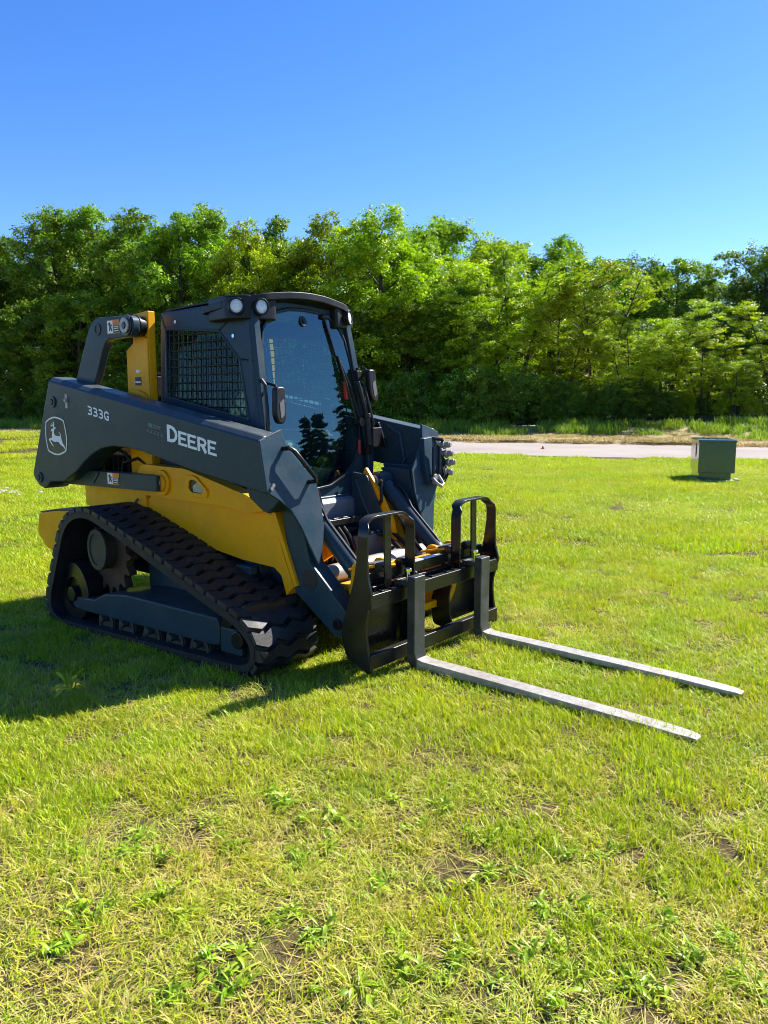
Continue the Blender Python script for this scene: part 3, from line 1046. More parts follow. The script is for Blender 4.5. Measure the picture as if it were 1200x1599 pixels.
NRM = normals2(OUT)
cen = OUT.mean(0)
if ((OUT - cen) * NRM).sum() < 0:
    NRM = -NRM
LUG_H = .029
for s in (-1, 1):
    tr = MB()
    outer, inner = OUT - NRM * LUG_H, OUT - NRM * (LUG_H + .042)
    rings = []
    for pf, yy in ((outer, .99), (outer, .54), (inner, .54), (inner, .99), (outer, .99)):
        rings.append([(p[0], s * yy, p[1]) for p in pf])
    tr.loft(rings, cap=False)
    track = tr.build('track', MAT['belt'], L_)
    nl = 52
    lug_me = None
    for i in range(nl):
        # a zigzag bar across the belt, bent to the belt's local shape
        f0 = i / nl * 240
        mb = MB()
        zz = [(-.225, -.016), (-.15, .016), (-.075, -.016), (0, .016), (.075, -.016), (.15, .016), (.225, -.016)]

        def at(du, h):
            f = (f0 + du / PER * 240) % 240
            a, b, t = int(f) % 240, (int(f) + 1) % 240, f - int(f)
            p, nn_ = OUT[a] * (1 - t) + OUT[b] * t, NRM[a] * (1 - t) + NRM[b] * t
            return p - nn_ * (LUG_H - h)
        rings = []
        hw = .034
        for (yy, du) in zz:
            q = [at(du - hw * 1.15, -.003), at(du - hw, LUG_H), at(du + hw, LUG_H), at(du + hw * 1.15, -.003)]
            rings.append([(p[0], s * .765 + yy, p[1]) for p in q])
        mb.loft(rings)
        mb.build('tread_lug', MAT['rubber'], track, angle=20)
    # undercarriage
    yo = .93 * s
    ra = MB()
    ra.prism('y', [(-2.56, .19), (-2.28, .21), (-2.16, .255), (-1.9, .280), (-.99, .276), (-.97, .24), (-.97, .125), (-1.02, .115), (-2.40, .105), (-2.53, .11), (-2.57, .13)], yo, s * .62)
    rail = ra.build('track_frame', SL, track, bevel=.012)
    MB().box(-.965, -.78, s * .925, s * .66, .09, .235).build('tension_block', SL, track, bevel=.01)
    for x in (-2.16, -1.92, -1.64, -1.40, -1.16):
        m_ = MB().cyl((x, s * .915, .062), (x, s * .58, .062), .088, n=24).ring((x, s * .916, .062), (0, s, 0), .066, .088, .012, 24).cyl((x, s * .962, .098), (x, s * .915, .098), .022, n=12)
        m_.build('roller', MAT['hub'], track, bevel=.006)
    for nm, x, z, r_ in (('rear_idler', -2.56, .205, .185), ('front_idler', -.80, .185, .175)):
        MB().ring((x, s * .92, z), (0, -s, 0), r_ * .55, r_, .30).cyl((x, s * .90, z), (x, s * .64, z), r_ * .62).cyl((x, s * .945, z), (x, s * .88, z), .05).build(nm, BK, track, bevel=.006)
    sp = MB().cyl((-2.27, s * .80, .45), (-2.27, s * .74, .45), .19, n=32)
    for k in range(15):
        a = 2 * math.pi * k / 15
        c, q = math.cos(a), math.sin(a)
        tooth = [(.185, -.026), (.235, -.010), (.235, .010), (.185, .026)]
        sp.prism('y', [(-2.27 + c * r_ - q * t, .45 + q * r_ + c * t) for r_, t in tooth], s * .80, s * .74)
    sprocket = sp.build('sprocket', MAT['rust'], track, bevel=.004)
    MB().cyl((-2.29, s * .885, .485), (-2.29, s * .60, .485), .115, n=32).ring((-2.29, s * .892, .485), (0, -s, 0), .088, .118, .03).build('hub', MAT['hub'], track, bevel=.006)
    MB().box(-2.1, -1.05, s * .62, s * .56, .2, .48).build('frame_support', SL, track, bevel=.01)

def sink(o):
    if o.type == 'MESH' and not o.data.get('sunk'):
        o.data['sunk'] = 1
        b = base_of(o)
        for v in o.data.vertices:
            x, y, z = v.co + b
            t = 1 - max(0.0, min(1.0, (z - .22) / .36))
            v.co.z -= t * (.042 + .042 * max(0, min(1, (-.8 - x) / 1.7)))
    for c in o.children:
        sink(c)


for o in list(L_.children):
    if o.name.startswith('track'):
        sink(o)

# --- chassis: lower body, side panels, rear box
ch = MB()
ch.box(-2.95, -1.06, -.53, .53, .24, .80)
ch.box(-1.06, -.82, -.45, .45, .24, .42)
chassis = ch.build('chassis', SL, L_, bevel=.012)
for s in (-1, 1):
    pn = MB()
    pn.prism('y', [(-2.25, .70), (-2.06, .82), (-.905, .812), (-.862, .79), (-.77, .55), (-.70, .40), (-.76, .34), (-.80, .45), (-.86, .49), (-1.14, .50), (-2.2, .62)], s * .47, s * .60)
    pn.prism('y', rounded([(-2.13, .83), (-2.13, 1.035), (-1.61, 1.028), (-1.13, .925), (-1.02, .905), (-.885, .825), (-1.02, .80), (-1.20, .822), (-2.0, .828)],
                          [.03, .09, .05, .05, .03, .01, .01, .05, .02]), s * .56, s * .652)
    # folded front edge of the panel
    pn.prism('y', [(-.905, .83), (-.862, .795), (-.755, .545), (-.69, .40), (-.665, .41), (-.73, .56), (-.835, .81), (-.88, .845)], s * .42, s * .605)
    panel = pn.build('side_panel', YE, L_, bevel=.007)
    bs = MB()
    bs.ring((-1.845, s * .650, .925), (0, s, 0), .03, .082, .020).ring((-1.845, s * .667, .925), (0, s, 0), .022, .055, .018)
    bs.cyl((-1.845, s * .647, .925), (-1.845, s * .679, .925), .02, n=16)
    bs.build('pivot_boss', YE, panel, bevel=.005)
    MB().cyl((-1.845, s * .677, .925), (-1.845, s * .694, .925), .024, n=6).build('pivot_bolt', MAT['worn'], panel, bevel=.003)
    # oval port with a cover plate
    ov = rounded([(-1.60, .985), (-1.50, .995), (-1.375, .905), (-1.385, .86), (-1.56, .858), (-1.615, .90)], .05, 5)
    cx_, cz_ = -1.49, .925
    rg = MB()
    inn = [(cx_ + (a - cx_) * .62, cz_ + (b - cz_) * .60) for a, b in ov]
    rg.loft([[(a, s * y, b) for a, b in pf] for pf, y in ((ov, .651), (ov, .665), (inn, .665), (inn, .653), (ov, .651))], cap=False)
    rg.build('port_rim', YE, panel, bevel=.003)
    MB().prism('y', inn, s * .649, s * .655).build('port_recess', BK, panel)
    MB().prism('y', [(cx_ + .01, cz_ + .03), (cx_ + .075, cz_ - .015), (cx_ + .07, cz_ - .04), (cx_ - .03, cz_ - .035), (cx_ - .035, cz_)], s * .653, s * .662).build('port_plate', MAT['worn'], panel, bevel=.003)
    # low rear box in front of the engine
    rb = MB()
    rb.prism('z', [(-2.10, s * .45), (-2.10, s * .62), (-2.62, s * .62), (-3.05, s * .52), (-3.05, s * .3), (-2.6, s * .3)], .665, .865)
    rb.build('rear_box', YE, L_, bevel=.008)
    MB().tube([(-2.42, s * .635, .74), (-2.30, s * .64, .735), (-2.22, s * .64, .745), (-2.18, s * .63, .79)], .007, 8).build('latch_rod', MAT['rust'], L_)
    bp_ = MB().prism('y', rounded([(-3.36, .60), (-3.10, .64), (-2.86, .66), (-2.86, .33), (-3.26, .33), (-3.40, .44)], .03), s * .55, s * .74)
    bumper = bp_.build('rear_bumper', YE, L_, bevel=.012)
    MB().prism('y', [(-3.345, .612), (-3.10, .652), (-2.86, .672), (-2.86, .663), (-3.10, .643), (-3.345, .603)], s * .56, s * .735).build('bumper_plate', SL, bumper, bevel=.002)
# engine hood
hd = MB()
hd.prism('x', [(-.50, .86), (-.50, 1.12), (-.44, 1.33), (.44, 1.33), (.50, 1.12), (.50, .86)], -3.02, -2.09)
hood = hd.build('engine_hood', YE, L_, bevel=.02)
MB().box(-2.98, -2.13, -.515, .515, .875, 1.07).build('side_grille', BK, hood, bevel=.008)
sl_ = MB()
for k in range(12):
    x = -2.92 + k * .068
    sl_.box(x, x + .02, -.528, .528, .90, 1.05)
sl_.build('grille_bars', BK, hood, bevel=.003)
hs = MB()
for s in (-1, 1):
    hs.tube([(-2.72, s * .53, .93), (-2.68, s * .56, 1.09), (-2.55, s * .57, 1.13), (-2.42, s * .56, 1.09), (-2.36, s * .52, .98)], .014, 8)
    hs.tube([(-2.50, s * .55, .90), (-2.42, s * .57, 1.02), (-2.25, s * .57, 1.06), (-2.1, s * .55, 1.0)], .012, 8)
hs.build('engine_hoses', PL, hood)
MB().box(-3.08, -3.02, -.48, .48, .42, 1.28).build('rear_door', SL, L_, bevel=.02)
# exhaust/loop behind the post
MB().tube([(-2.44, -.30, 1.30), (-2.44, -.30, 1.60), (-2.42, -.30, 1.63), (-2.36, -.30, 1.64), (-2.27, -.30, 1.64)], .012, 8).box(-2.42, -2.26, -.38, -.24, 1.3, 1.62).build('air_cleaner', PL, L_, bevel=.02)

# --- towers (yellow posts), links
for s in (-1, 1):
    tw = MB()
    tw.prism('y', [(-2.275, 2.025), (-2.10, 2.04), (-2.085, 2.04), (-2.085, .85), (-2.34, .85), (-2.335, 1.80), (-2.27, 1.84)], s * .50, s * .555)
    tw.prism('y', [(-2.335, 1.79), (-2.20, 1.865), (-2.16, 1.885), (-2.088, 1.862), (-2.088, .86), (-2.338, .86)], s * .555, s * .567)
    tw.prism('y', rounded([(-2.34, 1.44), (-2.32, 1.50), (-2.20, 1.53), (-2.10, 1.50), (-2.07, 1.36), (-2.07, 1.2), (-2.34, 1.2)], .05), s * .567, s * .60)
    tower = tw.build('tower', YE, L_, bevel=.008)
    pr = MB().cyl((-2.15, s * .56, 1.94), (-2.15, s * .685, 1.94), .068, n=28).cyl((-2.15, s * .60, 1.94), (-2.15, s * .615, 1.94), .074, n=28).cyl((-2.15, s * .645, 1.94), (-2.15, s * .655, 1.94), .072, n=28)
    pin = pr.build('tower_pin', BK, tower, bevel=.004)
    MB().ring((-2.15, s * .684, 1.94), (0, s, 0), .022, .050, .012).build('pin_washer', MAT['worn'], pin, bevel=.003)
    MB().cyl((-2.15, s * .684, 1.94), (-2.15, s * .70, 1.94), .02, n=6).build('pin_bolt', BK, pin)
    lk = MB()
    lk.prism('y', rounded([(-2.07, 2.00), (-2.53, 2.015), (-2.62, 1.94), (-2.83, 1.58), (-2.93, 1.40), (-2.76, 1.38), (-2.56, 1.59), (-2.445, 1.80), (-2.39, 1.862), (-2.08, 1.868)],
                          [.06, .06, .05, .05, .06, .06, .05, .06, .04, .06]), s * .62, s * .675)
    link = lk.build('lift_link', SL, L_, bevel=.008)
    MB().ring((-2.50, s * .674, 1.935), (0, s, 0), .026, .042, .007).build('link_collar', SL, link, bevel=.002)
    MB().cyl((-2.50, s * .672, 1.935), (-2.50, s * .677, 1.935), .026, n=20).build('link_bore', MAT['ink'], link)
    # lower control link
    ll = MB().prism('y', [(-3.14, .95), (-3.10, .845), (-1.83, .872), (-1.83, .975), (-2.6, .965)], s * .64, s * .715)
    ll.prism('y', [(-2.58, .875), (-2.50, .955), (-2.53, .965), (-2.62, .885)], s * .714, s * .722)
    low = ll.build('control_link', SL, L_, bevel=.006)


def warn(parent, x0, x1, z0, z1, y, s, white_first=True):
    """safety decal: pictogram field, orange header and black text field with white lines"""
    t = .0012
    m_ = MB().prism('y', [(x0, z0), (x1, z0), (x1, z1), (x0, z1)], y, y + s * t)
    d = m_.build('warning_decal', MAT['orange'], parent)
    w_, h_ = x1 - x0, z1 - z0
    y2 = y + s * t
    bx = lambda a, b, c, e: MB().prism('y', [(x0 + a * w_, z0 + b * h_), (x0 + c * w_, z0 + b * h_), (x0 + c * w_, z0 + e * h_), (x0 + a * w_, z0 + e * h_)], y2, y2 + s * t)
    bx(.03, .05, .46, .95).build('pictogram_field', MAT['white'], d)
    bx(.52, .06, .97, .60).build('text_field', MAT['ink'], d)
    y3 = y2 + s * t
    man = [(.10, .70), (.20, .55), (.16, .20), (.24, .22), (.27, .40), (.36, .18), (.42, .22), (.34, .52), (.42, .62), (.38, .68), (.29, .60), (.30, .78), (.22, .86), (.15, .80)]
    MB().prism('y', [(x0 + a * w_, z0 + b * h_) for a, b in man], y3 - s * t * .5, y3 + s * t).build('pictogram', MAT['ink'], d)
    ln = MB()
    for b in (.16, .34, .48):
        ln.prism('y', [(x0 + .56 * w_, z0 + b * h_), (x0 + .92 * w_, z0 + b * h_), (x0 + .92 * w_, z0 + (b + .06) * h_), (x0 + .56 * w_, z0 + (b + .06) * h_)], y3 - s * t * .5, y3 + s * t)
    ln.build('text_lines', MAT['white'], d)


kids = {o.name: o for o in L_.children}
links = [o for o in L_.children if o.name.startswith('lift_link')]
clinks = [o for o in L_.children if o.name.startswith('control_link')]
towers = [o for o in L_.children if o.name.startswith('tower')]
warn(links[0], -2.375, -2.225, 1.895, 1.985, -.6765, -1)
warn(clinks[0], -2.40, -2.255, .885, .965, -.7165, -1)
MB().box(-2.225, -2.185, -.5675, -.5700, 1.640, 1.658).build('small_plate', MAT['white'], towers[0])
MB().box(-2.240, -2.170, -.5675, -.5700, 1.555, 1.61).build('info_decal', MAT['ink'], towers[0])
MB().box(-2.235, -2.175, -.5702, -.5710, 1.572, 1.582).build('info_decal_line', MAT['white'], towers[0])

# --- lift arms
TOPL = [(-2.915, 1.592), (-2.40, 1.512), (-1.2, 1.314), (-.715, 1.235)]
for s in (-1, 1):
    prof = [(-2.93, 1.592), (-3.245, .925), (-3.235, .885), (-3.16, .83), (-3.09, .812), (-3.04, .835), (-3.00, .868), (-2.80, .885), (-2.616, .968), (-2.50, 1.045), (-2.395, 1.098), (-2.28, 1.14),
            (-2.155, 1.158), (-1.98, 1.155), (-1.86, 1.143), (-1.31, 1.045), (-.69, .955), (-.66, .97), (-.72, 1.234)]
    up = lambda k, dz: [(a, b + dz if b > 1.2 else b) for a, b in prof]
    rings = [[(a, s * y, b) for a, b in up(0, dz)] for y, dz in ((.64, .030), (.785, .030), (.82, 0.0))]
    am = MB().loft(rings)
    # lower arm behind the knee
    am.prism('y', [(-.95, 1.0), (-.70, 1.0), (-.655, .82), (-.585, .55), (-.315, .315), (-.29, .25), (-.32, .17), (-.40, .155), (-.46, .20), (-.70, .36), (-.755, .50), (-.80, .84)], s * .47, s * .585)
    am.prism('y', [(-1.0, 1.02), (-.74, 1.02), (-.70, .90), (-.80, .82), (-.95, .9)], s * .56, s * .70)
    arm = am.build('lift_arm', SL, L_, bevel=.010)
    kp = [(.822, 1.24), (.735, 1.272), (.65, 1.295), (.632, 1.215), (.60, 1.16), (.452, .995), (.442, .86), (.452, .74), (.49, .63), (.545, .53), (.594, .66), (.63, .76), (.682, .855), (.75, .915), (.832, .965)]
    px_ = lambda z: -.728 + .235 * (1.238 - z)
    kn = MB().loft([[(px_(z) + dx, s * y, z) for y, z in kp] for dx in (0.0, .016)])
    knee = kn.build('knee_plate', SL, arm, bevel=.004)
    bl = MB()
    for y, z in ((.80, .985), (.785, 1.0)):
        bl.cyl((px_(z) + .014, s * y, z), (px_(z) + .026, s * y, z), .012, n=6)
    bl.build('plate_bolt', MAT['worn'], knee)
    pb = MB()
    for x, z, r_ in ((-2.885, 1.445, .040), (-3.14, .893, .040)):
        pb.ring((x, s * .818, z), (0, s, 0), r_ * .55, r_, .012).ring((x, s * .818, z), (0, s, 0), r_ * .0 + .004, r_ * .42, .016)
    pb.build('arm_pin', SL, arm, bevel=.003)
    pk = MB()
    for x, z, r_ in ((-2.885, 1.445, .024), (-3.14, .893, .022), (-.585, .455, .060)):
        yy = .585 if x > -1 else .8175
        pk.cyl((x, s * (yy - .01), z), (x, s * (yy + .003), z), r_, n=24)
    pk.build('pin_bore', MAT['ink'], arm)
    MB().cyl((-2.70, s * .815, 1.455), (-2.70, s * .835, 1.455), .014, n=12).box(-2.715, -2.685, s * .815, s * .824, 1.40, 1.50).build('grease_port', MAT['worn'], arm, bevel=.003)
    MB().cyl((-.37, s * .585, .235), (-.37, s * .60, .235), .03, n=16).build('lower_pin', BK, arm, bevel=.003)
    if s < 0:
        ARM, KNEE = arm, knee
    else:
        ARML, KNEEL = arm, knee
# grab rail on the right knee plate
kx = lambda z: -.712 + .235 * (1.238 - z)
rp = [(kx(1.19) - .01, -.665, 1.19), (kx(1.19) + .05, -.660, 1.195), (kx(1.18) + .068, -.645, 1.18), (kx(1.02) + .072, -.525, 1.03), (kx(1.0) + .055, -.505, 1.005), (kx(1.0) - .01, -.515, .995)]
MB().tube(rp, .013, 10).build('grab_rail', BK, KNEE)
# decals on the right arm: leaping deer emblem, model number, maker's name, service sticker
YD = -.8212


def quad_strip(pts, wd, closed=False):
    """flat stroke in the XZ plane"""
    P = [Vector(p) for p in pts]
    L1, R1 = [], []
    n = len(P)
    for i, p in enumerate(P):
        a = P[i - 1] if (i or closed) else p
        b = P[(i + 1) % n] if (i < n - 1 or closed) else p
        t = (b - a).normalized()
        nn_ = Vector((-t.y, t.x))
        k = wd[i] if isinstance(wd, list) else wd
        L1.append(p + nn_ * k / 2)
        R1.append(p - nn_ * k / 2)
    return L1, R1


def stroke(mb, pts, wd, y, th, closed=False):
    L1, R1 = quad_strip(pts, wd, closed)
    ring = lambda i: [(L1[i].x, y, L1[i].y), (L1[i].x, y - th, L1[i].y), (R1[i].x, y - th, R1[i].y), (R1[i].x, y, R1[i].y)]
    idx = list(range(len(pts))) + ([0] if closed else [])
    mb.loft([ring(i) for i in idx], cap=not closed)


outl = [(-3.0, 1.301), (-2.958, 1.32), (-2.914, 1.332), (-2.871, 1.337), (-2.825, 1.332), (-2.785, 1.324), (-2.753, 1.312), (-2.738, 1.266), (-2.727, 1.22), (-2.723, 1.182), (-2.729, 1.144),
        (-2.74, 1.105), (-2.779, 1.09), (-2.822, 1.078), (-2.864, 1.073), (-2.907, 1.076), (-2.948, 1.085), (-2.988, 1.097), (-3.001, 1.135), (-3.011, 1.173), (-3.014, 1.217), (-3.009, 1.26)]
cx_, cz_ = -2.867, 1.205
grow = lambda k: [(cx_ + (a - cx_) * k, cz_ + (b - cz_) * k) for a, b in outl]
emblem = MB().prism('y', grow(1.07), YD + .002, YD).build('emblem', MAT['ink'], ARM)
m_ = MB()
stroke(m_, outl, .0105, YD, .0012, True)
m_.build('emblem_border', MAT['white'], emblem)
deer = [(-2.944, 1.263), (-2.927, 1.274), (-2.939, 1.282), (-2.922, 1.28), (-2.916, 1.284), (-2.925, 1.297), (-2.909, 1.289), (-2.905, 1.283), (-2.896, 1.285), (-2.898, 1.296), (-2.902, 1.305), (-2.892, 1.305),
        (-2.881, 1.29), (-2.885, 1.277), (-2.884, 1.267), (-2.873, 1.264), (-2.862, 1.267), (-2.868, 1.257), (-2.885, 1.250), (-2.892, 1.233), (-2.889, 1.22), (-2.880, 1.208), (-2.853, 1.205), (-2.824, 1.204),
        (-2.809, 1.207), (-2.813, 1.222), (-2.829, 1.235), (-2.818, 1.232), (-2.803, 1.222), (-2.796, 1.21), (-2.796, 1.193), (-2.788, 1.176), (-2.777, 1.155), (-2.757, 1.137), (-2.737, 1.110), (-2.745, 1.110),
        (-2.774, 1.132), (-2.814, 1.146), (-2.837, 1.164), (-2.862, 1.165), (-2.888, 1.162), (-2.913, 1.167), (-2.937, 1.176), (-2.95, 1.173), (-2.931, 1.154), (-2.906, 1.132), (-2.917, 1.130), (-2.945, 1.15),
        (-2.973, 1.179), (-2.953, 1.188), (-2.927, 1.190), (-2.922, 1.215), (-2.915, 1.236), (-2.93, 1.238), (-2.940, 1.246), (-2.915, 1.254), (-2.899, 1.260), (-2.897, 1.268), (-2.908, 1.277), (-2.925, 1.272)]
def simple_cut(pts):
    """ear clipping of a plain outline"""
    idx = list(range(len(pts)))
    area = sum(pts[i - 1][0] * pts[i][1] - pts[i][0] * pts[i - 1][1] for i in idx)
    if area < 0:
        idx.reverse()
    crs = lambda o, a, b: (a[0] - o[0]) * (b[1] - o[1]) - (a[1] - o[1]) * (b[0] - o[0])
    tris = []
    guard_ = 0
    while len(idx) > 3 and guard_ < 4000:
        guard_ += 1
        for k in range(len(idx)):
            i, j, l = idx[k - 1], idx[k], idx[(k + 1) % len(idx)]
            a, b, c = pts[i], pts[j], pts[l]
            if crs(a, b, c) <= 1e-12:
                continue
            if any(crs(a, b, pts[q]) > 0 and crs(b, c, pts[q]) > 0 and crs(c, a, pts[q]) > 0 for q in idx if q not in (i, j, l)):
                continue
            tris.append((i, j, l))
            idx.pop(k)
            break
        else:
            idx.pop(0)
    tris.append(tuple(idx[:3]))
    return tris


m_ = MB()
m_.add([(a, YD - .0014, b) for a, b in deer], simple_cut(deer))
m_.build('leaping_deer', MAT['white'], emblem, smooth=False)


def glyph(ch):
    """strokes (points, width) in a cell 1 wide, 1 high"""
    if ch == 'D':
        return [([(.13, 0), (.13, 1)], .26), ([(.02, .91), (.42, .91), (.66, .84), (.84, .66), (.87, .5), (.84, .34), (.66, .16), (.42, .09), (.02, .09)], [.18, .18, .20, .22, .24, .22, .20, .18, .18])]
    if ch == 'E':
        return [([(.13, 0), (.13, 1)], .26), ([(.02, .91), (.95, .91)], .18), ([(.02, .51), (.82, .51)], .17), ([(.02, .09), (.98, .09)], .18)]
    if ch == 'R':
        return [([(.13, 0), (.13, 1)], .26), ([(.02, .91), (.55, .91), (.76, .84), (.83, .70), (.76, .55), (.55, .47), (.02, .47)], [.18, .18, .2, .23, .2, .17, .17]), ([(.48, .5), (.86, 0)], .26)]
    if ch == '3':
        return [([(.04, .90), (.55, .90), (.78, .84), (.84, .72), (.76, .60), (.58, .53), (.28, .53)], [.19, .19, .2, .22, .2, .17, .17]),
                ([(.28, .51), (.60, .50), (.82, .42), (.88, .27), (.80, .14), (.56, .09), (.02, .10)], [.17, .17, .2, .22, .2, .18, .19])]
    if ch == 'G':
        return [([(.93, .74), (.82, .86), (.55, .91), (.28, .84), (.13, .62), (.13, .38), (.28, .16), (.55, .09), (.84, .12), (.86, .30), (.86, .44)], [.2, .2, .19, .2, .22, .22, .2, .19, .2, .22, .2]), ([(.56, .45), (.97, .45)], .17)]


def write(name, word, x0, z0, slope, cells, hts, mat, th=.0012):
    """cells: (start, width) of each letter along x; hts: letter heights"""
    m_ = MB()
    for k, (c, (cx0, cw), h) in enumerate(zip(word, cells, hts)):
        for q, (pts, wd) in enumerate(glyph(c)):
            P = [(x0 + cx0 + u * cw + .12 * v * h * .0, z0 + slope * (cx0 + u * cw) + v * h) for u, v in pts]
            # stems are scaled by the cell width, bars by the height
            vert = len(pts) == 2 and pts[0][0] == pts[1][0]
            sc_ = cw if vert else (cw * .55 + h * .45)
            wd2 = [x * sc_ for x in wd] if isinstance(wd, list) else wd * sc_
            stroke(m_, P, wd2, YD - .0001 * q, th)
    return m_.build(name, mat, ARM)


slope = (1.138 - 1.212) / (1.542 - 1.078)
write('maker_lettering', 'DEERE', -1.540, 1.212, slope, [(0, .104), (.110, .086), (.200, .086), (.292, .090), (.386, .080)], [.100, .082, .082, .082, .082], MAT['white'])
slope3 = (1.321 - 1.364) / (2.426 - 2.17)
write('model_number', '333G', -2.424, 1.362, slope3, [(0, .055), (.066, .055), (.132, .055), (.196, .060)], [.060] * 4, MAT['white'])
st = MB().prism('y', [(-1.735, 1.318), (-1.69, 1.311), (-1.69, 1.288), (-1.735, 1.295)], YD + .002, YD).build('service_sticker', MAT['gprint'], ARM)
m_ = MB()
for a, b, c, d in ((-1.68, 1.308, .085, .007), (-1.68, 1.296, .07, .006), (-1.71, 1.293, .03, .004), (-1.76, 1.283, .18, .0025)):
    m_.prism('y', [(a, b), (a + c, b - c * .16), (a + c, b - c * .16 - d), (a, b - d)], YD + .0005, YD - .0012)
for k in range(5):
    a = -1.75 + k * .036
    m_.prism('y', [(a, 1.272 - k * .0058), (a + .020, 1.269 - k * .0058), (a + .020, 1.258 - k * .0058), (a, 1.261 - k * .0058)], YD + .0005, YD - .0008)
m_.build('sticker_text', MAT['grey'], st)

# --- left arm: hydraulic couplers on the knee plate
def lp(y, z, d=0.016):
    return (-.728 + .235 * (1.238 - z) + d, y, z)


hc = MB().loft([[lp(y, z, d) for y, z in ((.60, 1.20), (.70, 1.21), (.79, 1.12), (.80, 1.0), (.72, .92), (.57, .90), (.56, 1.02))] for d in (.014, .05)])
hyd = hc.build('coupler_bracket', SL, KNEEL, bevel=.004)
for y, z in ((.775, 1.15), (.785, 1.09), (.795, 1.03), (.745, .965)):
    c = MB().cyl(lp(y, z, .04), lp(y + .02, z + .005, .115), .022, n=16).cyl(lp(y + .005, z, .07), lp(y + .008, z + .002, .085), .030, n=16).cyl(lp(y + .02, z + .005, .115), lp(y + .022, z + .005, .125), .016, n=16)
    c.build('hydraulic_coupler', MAT['worn'], hyd, bevel=.003)
MB().tube([lp(.615, .93, .05), lp(.60, .98, .08), lp(.635, 1.14, .09), lp(.66, 1.165, .10), lp(.69, 1.14, .10), lp(.66, .99, .09), lp(.655, .93, .06)], .011, 8).build('coupler_guard', BK, hyd)
MB().tube([lp(.60, .94, .06), lp(.585, .91, .10), lp(.62, .885, .11), lp(.66, .90, .10), lp(.655, .96, .07)], .012, 8).box(*[v for p in zip(lp(.60, .90, .05), lp(.655, .965, .085)) for v in sorted(p)]).build('hose_block', MAT['worn'], hyd, bevel=.006)
hz = MB()
for k in range(3):
    hz.tube([lp(.62 + .03 * k, .95, .04), lp(.66 + .03 * k, .90, .07), lp(.70 + .02 * k, .95, .09), lp(.73 + .02 * k, 1.06, .06)], .009, 8)
hz.tube([lp(.70, 1.20, .04), lp(.76, 1.19, .08), lp(.80, 1.14, .07)], .014, 8)
hz.build('coupler_hoses', PL, hyd)
ih = MB()
ih.tube([(-1.02, .645, 1.28), (-.90, .635, 1.22), (-.86, .635, 1.05), (-.93, .635, .93), (-.90, .62, .80)], .016, 8)
ih.build('arm_hose', SL, ARML)

# --- cab
cabm = MB()
OPEN = [(-2.015, 1.925), (-1.44, 1.885), (-1.245, 1.70), (-1.165, 1.335), (-2.00, 1.475)]
OUTQ = [(-2.080, 2.035), (-1.17, 2.062), (-1.122, 1.69), (-1.045, 1.10), (-2.080, 1.10)]
for s in (-1, 1):
    for i in range(5):
        j = (i + 1) % 5
        cabm.prism('y', [OUTQ[i], OUTQ[j], OPEN[j], OPEN[i]], s * .50, s * .465)
    cabm.box(-2.08, -1.045, s * .50, s * .46, .80, 1.10)
# rear wall frame, roof panel, floor
cabm.box(-2.08, -2.04, -.46, -.38, .8, 2.03).box(-2.08, -2.04, .38, .46, .8, 2.03).box(-2.08, -2.04, -.38, .38, .8, 1.35).box(-2.08, -2.04, -.38, .38, 1.93, 2.03)
cabm.prism('y', [(-2.08, 2.005), (-2.08, 2.035), (-1.17, 2.062), (-1.17, 2.03)], -.46, .46)
cabm.box(-2.04, -1.06, -.46, .46, .80, .86)
cab = cabm.build('cab', SL, L_, bevel=.012, seg=3)
# front frame around the door: outer rectangle with the door opening
door = [(-.415, 1.20), (-.43, 1.55), (-.425, 1.80), (-.405, 1.90), (-.36, 1.955), (-.27, 2.005), (-.15, 2.03), (0, 2.037), (.15, 2.03), (.27, 2.005), (.36, 1.95), (.41, 1.87), (.43, 1.74), (.44, 1.55),
        (.435, 1.35), (.40, 1.16), (.33, 1.04), (.22, .945), (.08, .89), (-.10, .875), (-.25, .885), (-.34, .94), (-.395, 1.06)]
fx = lambda z: -1.165 + max(0, (1.90 - z)) * .095           # door plane leans


def outer_of(p):
    """matching point on the outer edge of the cab front"""
    y, z = p
    a = math.atan2(z - 1.45, y)
    dx, dz = math.cos(a), math.sin(a)
    k = min(.50 / max(1e-6, abs(dx)), (.615 / dz) if dz > 0 else (.665 / -dz) if dz < 0 else 9)
    return (dx * k, 1.45 + dz * k)


oo = [outer_of(p) for p in door]
fr = MB()
seq = lambda pf, d: [(fx(z) + d, y, z) for y, z in pf]
fr.loft([seq(oo, -.02), seq(oo, .012), seq(door, .012), seq(door, -.02), seq(oo, -.02)], cap=False)
fr.build('door_surround', SL, cab, bevel=.006)
inn_ = [(y * .965, 1.45 + (z - 1.45) * .965) for y, z in door]
sw = MB().loft([seq(door, .010), seq(door, .034), seq(inn_, .034), seq(inn_, .010), seq(door, .010)], cap=False)
dframe = sw.build('door_seal', PL, cab, bevel=.005)
dg = MB().loft([seq(inn_, .020), seq(inn_, .026)])
glass = dg.build('door_glass', MAT['glass'], cab)
MB().cyl((fx(1.955) + .026, -.02, 1.955), (fx(1.955) + .036, -.02, 1.957), .034, n=24).cyl((fx(1.955) + .036, -.02, 1.957), (fx(1.955) + .042, -.02, 1.958), .012, n=16).build('glass_button', PL, glass, bevel=.003)
